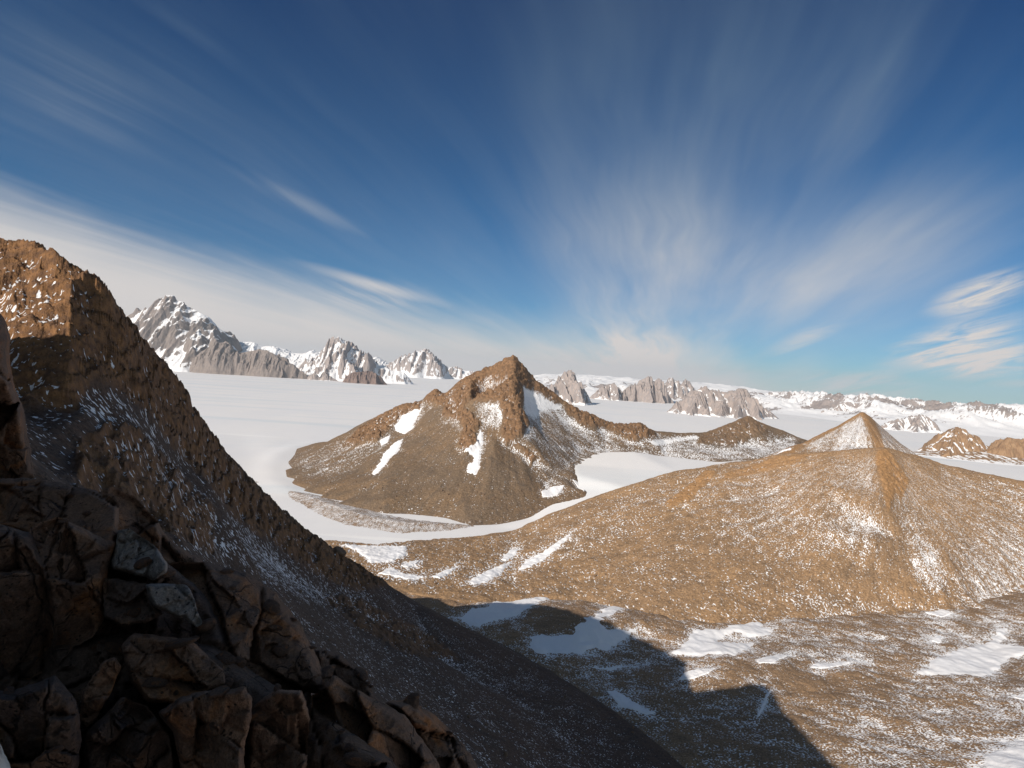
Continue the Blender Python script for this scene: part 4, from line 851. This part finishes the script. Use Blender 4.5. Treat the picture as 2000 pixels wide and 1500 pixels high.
def rock(name, label, poly, t0, thick, gx=0.0, gy=0.0, bulge=None, facets=9, amp=0.10, seed=0, mat=None, step=3.2, rim=None, cat='rock', group=None, crack=1.0):
    """a solid boulder: outline in view directions, front and back sheets t metres away, broken into facets"""
    rs = np.random.RandomState(seed); P = np.array(poly, float); cx, cy = P.mean(0)
    B = []
    for i in range(len(P)):
        a, b = P[i], P[(i+1) % len(P)]; n = max(1, int(np.hypot(*(b-a))/step))
        for k in range(n): B.append(a+(b-a)*k/n)
    B = np.array(B)
    B = (np.roll(B, 1, 0)+2*B+np.roll(B, -1, 0))/4
    T = np.roll(B, -1, 0)-np.roll(B, 1, 0); T /= (np.hypot(T[:, 0], T[:, 1])[:, None]+1e-9)
    B = B+np.stack([T[:, 1], -T[:, 0]], -1)*(fbm(B[:, 0]/28, B[:, 1]/28, oct=4, gain=0.6, seed=seed+1)*5.0)[:, None]
    x0, y0 = B.min(0); x1, y1 = B.max(0)
    gxx, gyy = np.meshgrid(np.arange(x0, x1, step), np.arange(y0, y1, step))
    ins = polysd(gxx, gyy, B) > step*0.6
    pts = [Vector(p) for p in B]+[Vector((a, b)) for a, b in zip(gxx[ins], gyy[ins])]; nb = len(B)
    v, e, f, *_ = delaunay_2d_cdt(pts, [(i, (i+1) % nb) for i in range(nb)], [], 1, 1e-4)
    V = np.array([(a.x, a.y) for a in v]); sd = np.abs(polysd(V[:, 0], V[:, 1], B)); f = np.array([list(q) for q in f if len(q) == 3])
    isrim = sd < 0.3
    size = min(x1-x0, y1-y0); rim = rim or size*0.08; bulge = bulge or size*0.17*t0/F0
    m_ = t0/F0
    w0 = V[:, 0]+size*0.05*fbm(V[:, 0]/(size*.25), V[:, 1]/(size*.25), oct=3, seed=seed+2); w1 = V[:, 1]+size*0.05*fbm(V[:, 0]/(size*.25), V[:, 1]/(size*.25), oct=3, seed=seed+3)
    S = rs.uniform([x0, y0], [x1, y1], (facets, 2)); D = np.hypot(w0[:, None]-S[:, 0], w1[:, None]-S[:, 1]); o = np.argsort(D, 1); i1 = o[:, 0]
    d1 = np.take_along_axis(D, o[:, :1], 1)[:, 0]; d2 = np.take_along_axis(D, o[:, 1:2], 1)[:, 0]
    tilt = rs.normal(0, 0.62, (facets, 2)); lift = rs.normal(0, 1, facets)*size*amp*0.5
    fac = (tilt[i1, 0]*(V[:, 0]-S[i1, 0])+tilt[i1, 1]*(V[:, 1]-S[i1, 1])+lift[i1])*m_
    S2 = rs.uniform([x0, y0], [x1, y1], (facets*6, 2)); D2 = np.hypot(w0[:, None]-S2[:, 0], w1[:, None]-S2[:, 1]); j1 = D2.argmin(1)
    t2 = rs.normal(0, 0.5, (facets*6, 2)); fac = fac+(t2[j1, 0]*(V[:, 0]-S2[j1, 0])+t2[j1, 1]*(V[:, 1]-S2[j1, 1])+rs.normal(0, 1, facets*6)[j1]*size*0.012)*m_*0.7
    groove = np.clip(1-(d2-d1)/(size*0.018+2.2), 0, 1)**1.2*size*0.10*m_*crack
    prof = 1-(1-np.clip(sd/rim, 0, 1))**2
    gate = np.clip(sd/(rim*0.7), 0, 1)
    nz = 0.16*bulge*fbm(V[:, 0]/14, V[:, 1]/14, oct=5, gain=0.65, seed=seed+4)+0.10*bulge*fbm(V[:, 0]/(size*.4), V[:, 1]/(size*.4), oct=3, seed=seed+5)
    base = t0+(gx*(V[:, 0]-cx)+gy*(V[:, 1]-cy))*m_
    tf = base-bulge*prof+gate*(fac*0.8+groove+nz)
    tb = base+thick*(0.12+0.88*prof)
    tb = np.where(isrim, base+thick*0.1, tb); tf = np.where(isrim, base, tf)
    d = FWD+((V[:, 0]-1000)/F0)[:, None]*RT-((V[:, 1]-750)/F0)[:, None]*UP
    VF, VB = d*tf[:, None], d*np.maximum(tb, tf+0.02)[:, None]
    n = len(V)
    # side wall along the boundary edges
    from collections import Counter
    E = Counter(); 
    for q in f:
        for a, b in ((q[0], q[1]), (q[1], q[2]), (q[2], q[0])): E[(min(a, b), max(a, b))] += 1
    dirE = {}
    for q in f:
        for a, b in ((q[0], q[1]), (q[1], q[2]), (q[2], q[0])):
            if E[(min(a, b), max(a, b))] == 1: dirE[(a, b)] = 1
    wall = []
    for a, b in dirE: wall += [[b, a, a+n], [b, a+n, b+n]]
    Fa = np.concatenate([f, f[:, ::-1]+n, np.array(wall)])
    o_ = meshobj(name, np.concatenate([VF, VB]), Fa, mat or M_gran)
    bm = bmesh.new(); bm.from_mesh(o_.data); bmesh.ops.recalc_face_normals(bm, faces=bm.faces); bm.to_mesh(o_.data); bm.free()
    return tag(o_, label, cat, None, group)
SM = []
for m0_ in BM:
    m1_ = m0_.copy(); m1_.materials.clear(); m1_.materials.append(M_gran); SM.append(m1_)
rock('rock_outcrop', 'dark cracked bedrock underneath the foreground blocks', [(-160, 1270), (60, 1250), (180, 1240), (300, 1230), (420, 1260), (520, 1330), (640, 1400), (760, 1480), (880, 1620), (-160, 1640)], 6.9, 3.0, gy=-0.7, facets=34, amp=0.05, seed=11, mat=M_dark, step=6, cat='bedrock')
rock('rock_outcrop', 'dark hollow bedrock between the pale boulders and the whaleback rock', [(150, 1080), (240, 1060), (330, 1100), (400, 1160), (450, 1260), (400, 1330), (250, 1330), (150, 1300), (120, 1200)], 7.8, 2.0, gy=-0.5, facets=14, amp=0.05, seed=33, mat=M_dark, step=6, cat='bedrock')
rock('rock_pillar', 'tall brown rock pillar cut off by the left edge', [(-170, 560), (-60, 575), (0, 612), (12, 628), (20, 665), (19, 712), (30, 760), (45, 800), (55, 850), (64, 905), (72, 928), (40, 950), (-60, 985), (-170, 990)], 10.5, 4.0, gx=0.8, facets=7, amp=0.05, seed=12, cat='rock pillar')
rock('rock_ridge', 'rusty rock rib rising behind the pale loose boulder', [(150, 985), (215, 950), (262, 968), (300, 1008), (335, 1058), (400, 1098), (470, 1140), (400, 1150), (300, 1140), (200, 1100)], 11.5, 2.5, gx=0.6, facets=10, seed=13, cat='rock rib')
rock('rock_block', 'flat topped block capping the upper left of the foreground', [(-160, 945), (40, 932), (112, 941), (176, 956), (222, 966), (232, 985), (232, 1020), (227, 1062), (214, 1092), (150, 1085), (90, 1062), (0, 1030), (-160, 1020)], 8.4, 2.6, gy=-1.1, facets=8, seed=14, cat='rock block')
rock('rock_block', 'tall rusty block with a rounded right side at the upper left', [(58, 1030), (110, 1008), (160, 1030), (205, 1052), (226, 1060), (214, 1102), (205, 1150), (203, 1212), (182, 1244), (146, 1262), (112, 1302), (98, 1282), (104, 1238), (90, 1150), (62, 1095)], 7.0, 2.2, gx=0.7, gy=-0.25, facets=6, seed=15, cat='rock block', amp=0.14)
rock('rock_block', 'cracked dark block at the left edge under the flat cap', [(-160, 1010), (0, 1022), (58, 1040), (92, 1100), (98, 1170), (106, 1240), (96, 1310), (20, 1345), (-160, 1340)], 6.7, 2.2, facets=9, seed=16, cat='rock block', gx=0.4)
rock('loose_boulder', 'pale grey loose boulder wedged on top of the rusty rocks', [(229, 1036), (256, 1033), (300, 1064), (328, 1100), (325, 1118), (300, 1133), (270, 1125), (221, 1113), (216, 1096), (226, 1070)], 7.3, 0.9, gx=-0.4, gy=-0.7, facets=5, amp=0.2, seed=17, mat=M_pale, step=3, cat='boulder', crack=0.3)
rock('loose_boulder', 'pale wedge shaped slab pointing down beside the whaleback rock', [(284, 1142), (322, 1139), (364, 1142), (373, 1152), (394, 1217), (386, 1223), (340, 1203), (300, 1186), (290, 1162)], 6.6, 0.6, gx=-0.3, gy=-0.6, facets=4, amp=0.18, seed=18, mat=M_pale, step=3, cat='boulder', crack=0.3)
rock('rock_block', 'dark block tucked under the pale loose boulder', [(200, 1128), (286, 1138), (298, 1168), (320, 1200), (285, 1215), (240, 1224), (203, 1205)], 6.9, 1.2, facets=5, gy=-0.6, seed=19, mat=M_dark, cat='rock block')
rock('whaleback_rock', 'long rounded whaleback rock sloping down to the right', [(318, 1100), (400, 1096), (480, 1118), (540, 1158), (592, 1228), (626, 1298), (638, 1335), (634, 1356), (606, 1352), (612, 1420), (606, 1520), (590, 1620), (440, 1620), (430, 1400), (418, 1330), (398, 1290), (380, 1240), (330, 1205), (300, 1160)], 8.0, 3.0, gx=0.35, gy=-0.7, facets=12, amp=0.06, seed=20, cat='rock')
rock('rock_block', 'blunt cracked block in the middle of the foreground', [(236, 1262), (262, 1236), (306, 1240), (370, 1250), (402, 1276), (436, 1310), (442, 1334), (402, 1350), (340, 1374), (286, 1372), (254, 1330)], 6.1, 1.3, gy=-0.6, facets=6, seed=21, cat='rock block')
rock('rock_block', 'narrow leaning block between two deep cracks', [(152, 1400), (160, 1352), (184, 1316), (204, 1290), (224, 1282), (235, 1302), (222, 1342), (192, 1398), (168, 1424)], 5.6, 0.8, facets=4, seed=22, cat='rock block')
rock('rock_block', 'lighter brown block with a square top near the bottom', [(308, 1392), (345, 1366), (380, 1352), (440, 1348), (480, 1340), (492, 1368), (489, 1420), (478, 1452), (474, 1560), (384, 1620), (352, 1500), (338, 1430)], 5.3, 1.2, gx=-0.2, facets=6, seed=23, cat='rock block', amp=0.12)
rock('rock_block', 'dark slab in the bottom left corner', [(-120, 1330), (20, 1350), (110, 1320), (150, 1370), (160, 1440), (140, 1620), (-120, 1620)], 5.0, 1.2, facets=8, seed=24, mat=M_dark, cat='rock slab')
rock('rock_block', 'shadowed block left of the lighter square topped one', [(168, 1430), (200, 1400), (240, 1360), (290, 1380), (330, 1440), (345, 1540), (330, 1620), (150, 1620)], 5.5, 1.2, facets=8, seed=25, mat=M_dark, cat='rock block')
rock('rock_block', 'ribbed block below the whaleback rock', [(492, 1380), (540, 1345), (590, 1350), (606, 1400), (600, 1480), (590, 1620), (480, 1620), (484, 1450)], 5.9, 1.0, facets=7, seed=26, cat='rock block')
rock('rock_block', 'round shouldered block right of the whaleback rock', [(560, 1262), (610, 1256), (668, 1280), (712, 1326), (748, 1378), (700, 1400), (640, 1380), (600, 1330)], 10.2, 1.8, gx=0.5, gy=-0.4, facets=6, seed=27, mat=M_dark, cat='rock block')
rock('rock_block', 'narrow upright rib between the whaleback and the big lower block', [(608, 1360), (636, 1345), (654, 1380), (660, 1430), (656, 1620), (600, 1620), (606, 1450)], 6.7, 0.9, facets=4, seed=28, cat='rock block')
rock('rock_block', 'big speckled block at the bottom with a steep right edge', [(634, 1340), (652, 1318), (692, 1346), (742, 1368), (792, 1398), (826, 1446), (852, 1482), (880, 1540), (900, 1640), (650, 1640), (664, 1440), (650, 1380)], 7.3, 2.0, gx=0.5, gy=-0.5, facets=8, seed=29, cat='rock block')
rock('rock_block', 'lowest small block at the right end of the foreground rocks', [(750, 1372), (800, 1366), (852, 1400), (905, 1452), (932, 1494), (960, 1560), (980, 1640), (850, 1640), (830, 1470), (790, 1410)], 8.8, 1.8, gx=0.5, gy=-0.4, facets=7, seed=30, cat='rock block')
rock('snow_patch', 'bluish scrap of snow in the bottom left corner', [(-60, 1440), (-4, 1446), (6, 1462), (12, 1480), (22, 1502), (26, 1560), (-60, 1580)], 4.4, 0.3, facets=2, amp=0.02, seed=31, mat=M_snow, cat='snow patch', crack=0)
print('foreground', round(time.time()-T0, 1))
#NEXT4

# small stones caught in the cracks and on the ledges of the foreground
bpy.context.view_layer.update()
dgr = bpy.context.evaluated_depsgraph_get(); rq = random.Random(77); ns = 0
while ns < 70:
    x, y = rq.uniform(0, 900), rq.uniform(960, 1500)
    dv = Vector(pixdir(x, y)).normalized(); ok, p, n, i, ob, mm_ = SC.ray_cast(dgr, Vector((0, 0, 0)), dv)
    if not ok or p.length > 16 or n.z < 0.45: 
        ns += 0.1; continue
    r = rq.choice((0.03, 0.045, 0.06, 0.09, 0.13)); b = bpy.data.objects.new('stone', SM[int(ns*7) % 4]); COL.objects.link(b)
    b.location = p+n*r*0.25; b.scale = (r*rq.uniform(0.8, 1.5), r, r*rq.uniform(0.5, 0.9)); b.rotation_euler = (rq.uniform(-.4, .4), rq.uniform(-.4, .4), rq.uniform(0, 6))
    tag(b, 'small dark stone among many lying on the foreground rocks', 'stone', None, 'stones lying on the foreground rocks'); ns += 1
# ------------------------------------------------------------------ thin air haze in a closed box round everything
def haze(x0, x1, y0, y1, z0, z1, dens):
    V = [(x, y, z) for z in (z0, z1) for y in (y0, y1) for x in (x0, x1)]
    Fq = [(0, 2, 3, 1), (4, 5, 7, 6), (0, 1, 5, 4), (2, 6, 7, 3), (0, 4, 6, 2), (1, 3, 7, 5)]
    mt = bpy.data.materials.new('haze_air'); mt.use_nodes = True; a = NT(mt.node_tree); a.n.clear()
    p = a.node('ShaderNodeVolumePrincipled'); o = a.node('ShaderNodeOutputMaterial'); a.l.new(p.outputs[0], o.inputs['Volume'])
    p.inputs['Color'].default_value = (0.70, 0.84, 1.0, 1); p.inputs['Density'].default_value = dens; p.inputs['Anisotropy'].default_value = 0.0
    h = meshobj('haze', V, Fq, mt, smooth=False); tag(h, 'thin bluish haze over the far ice and mountains', 'haze', 'stuff')
if HAZE: haze(-70000, 70000, -3000, 70000, -480, 1900, HAZE)
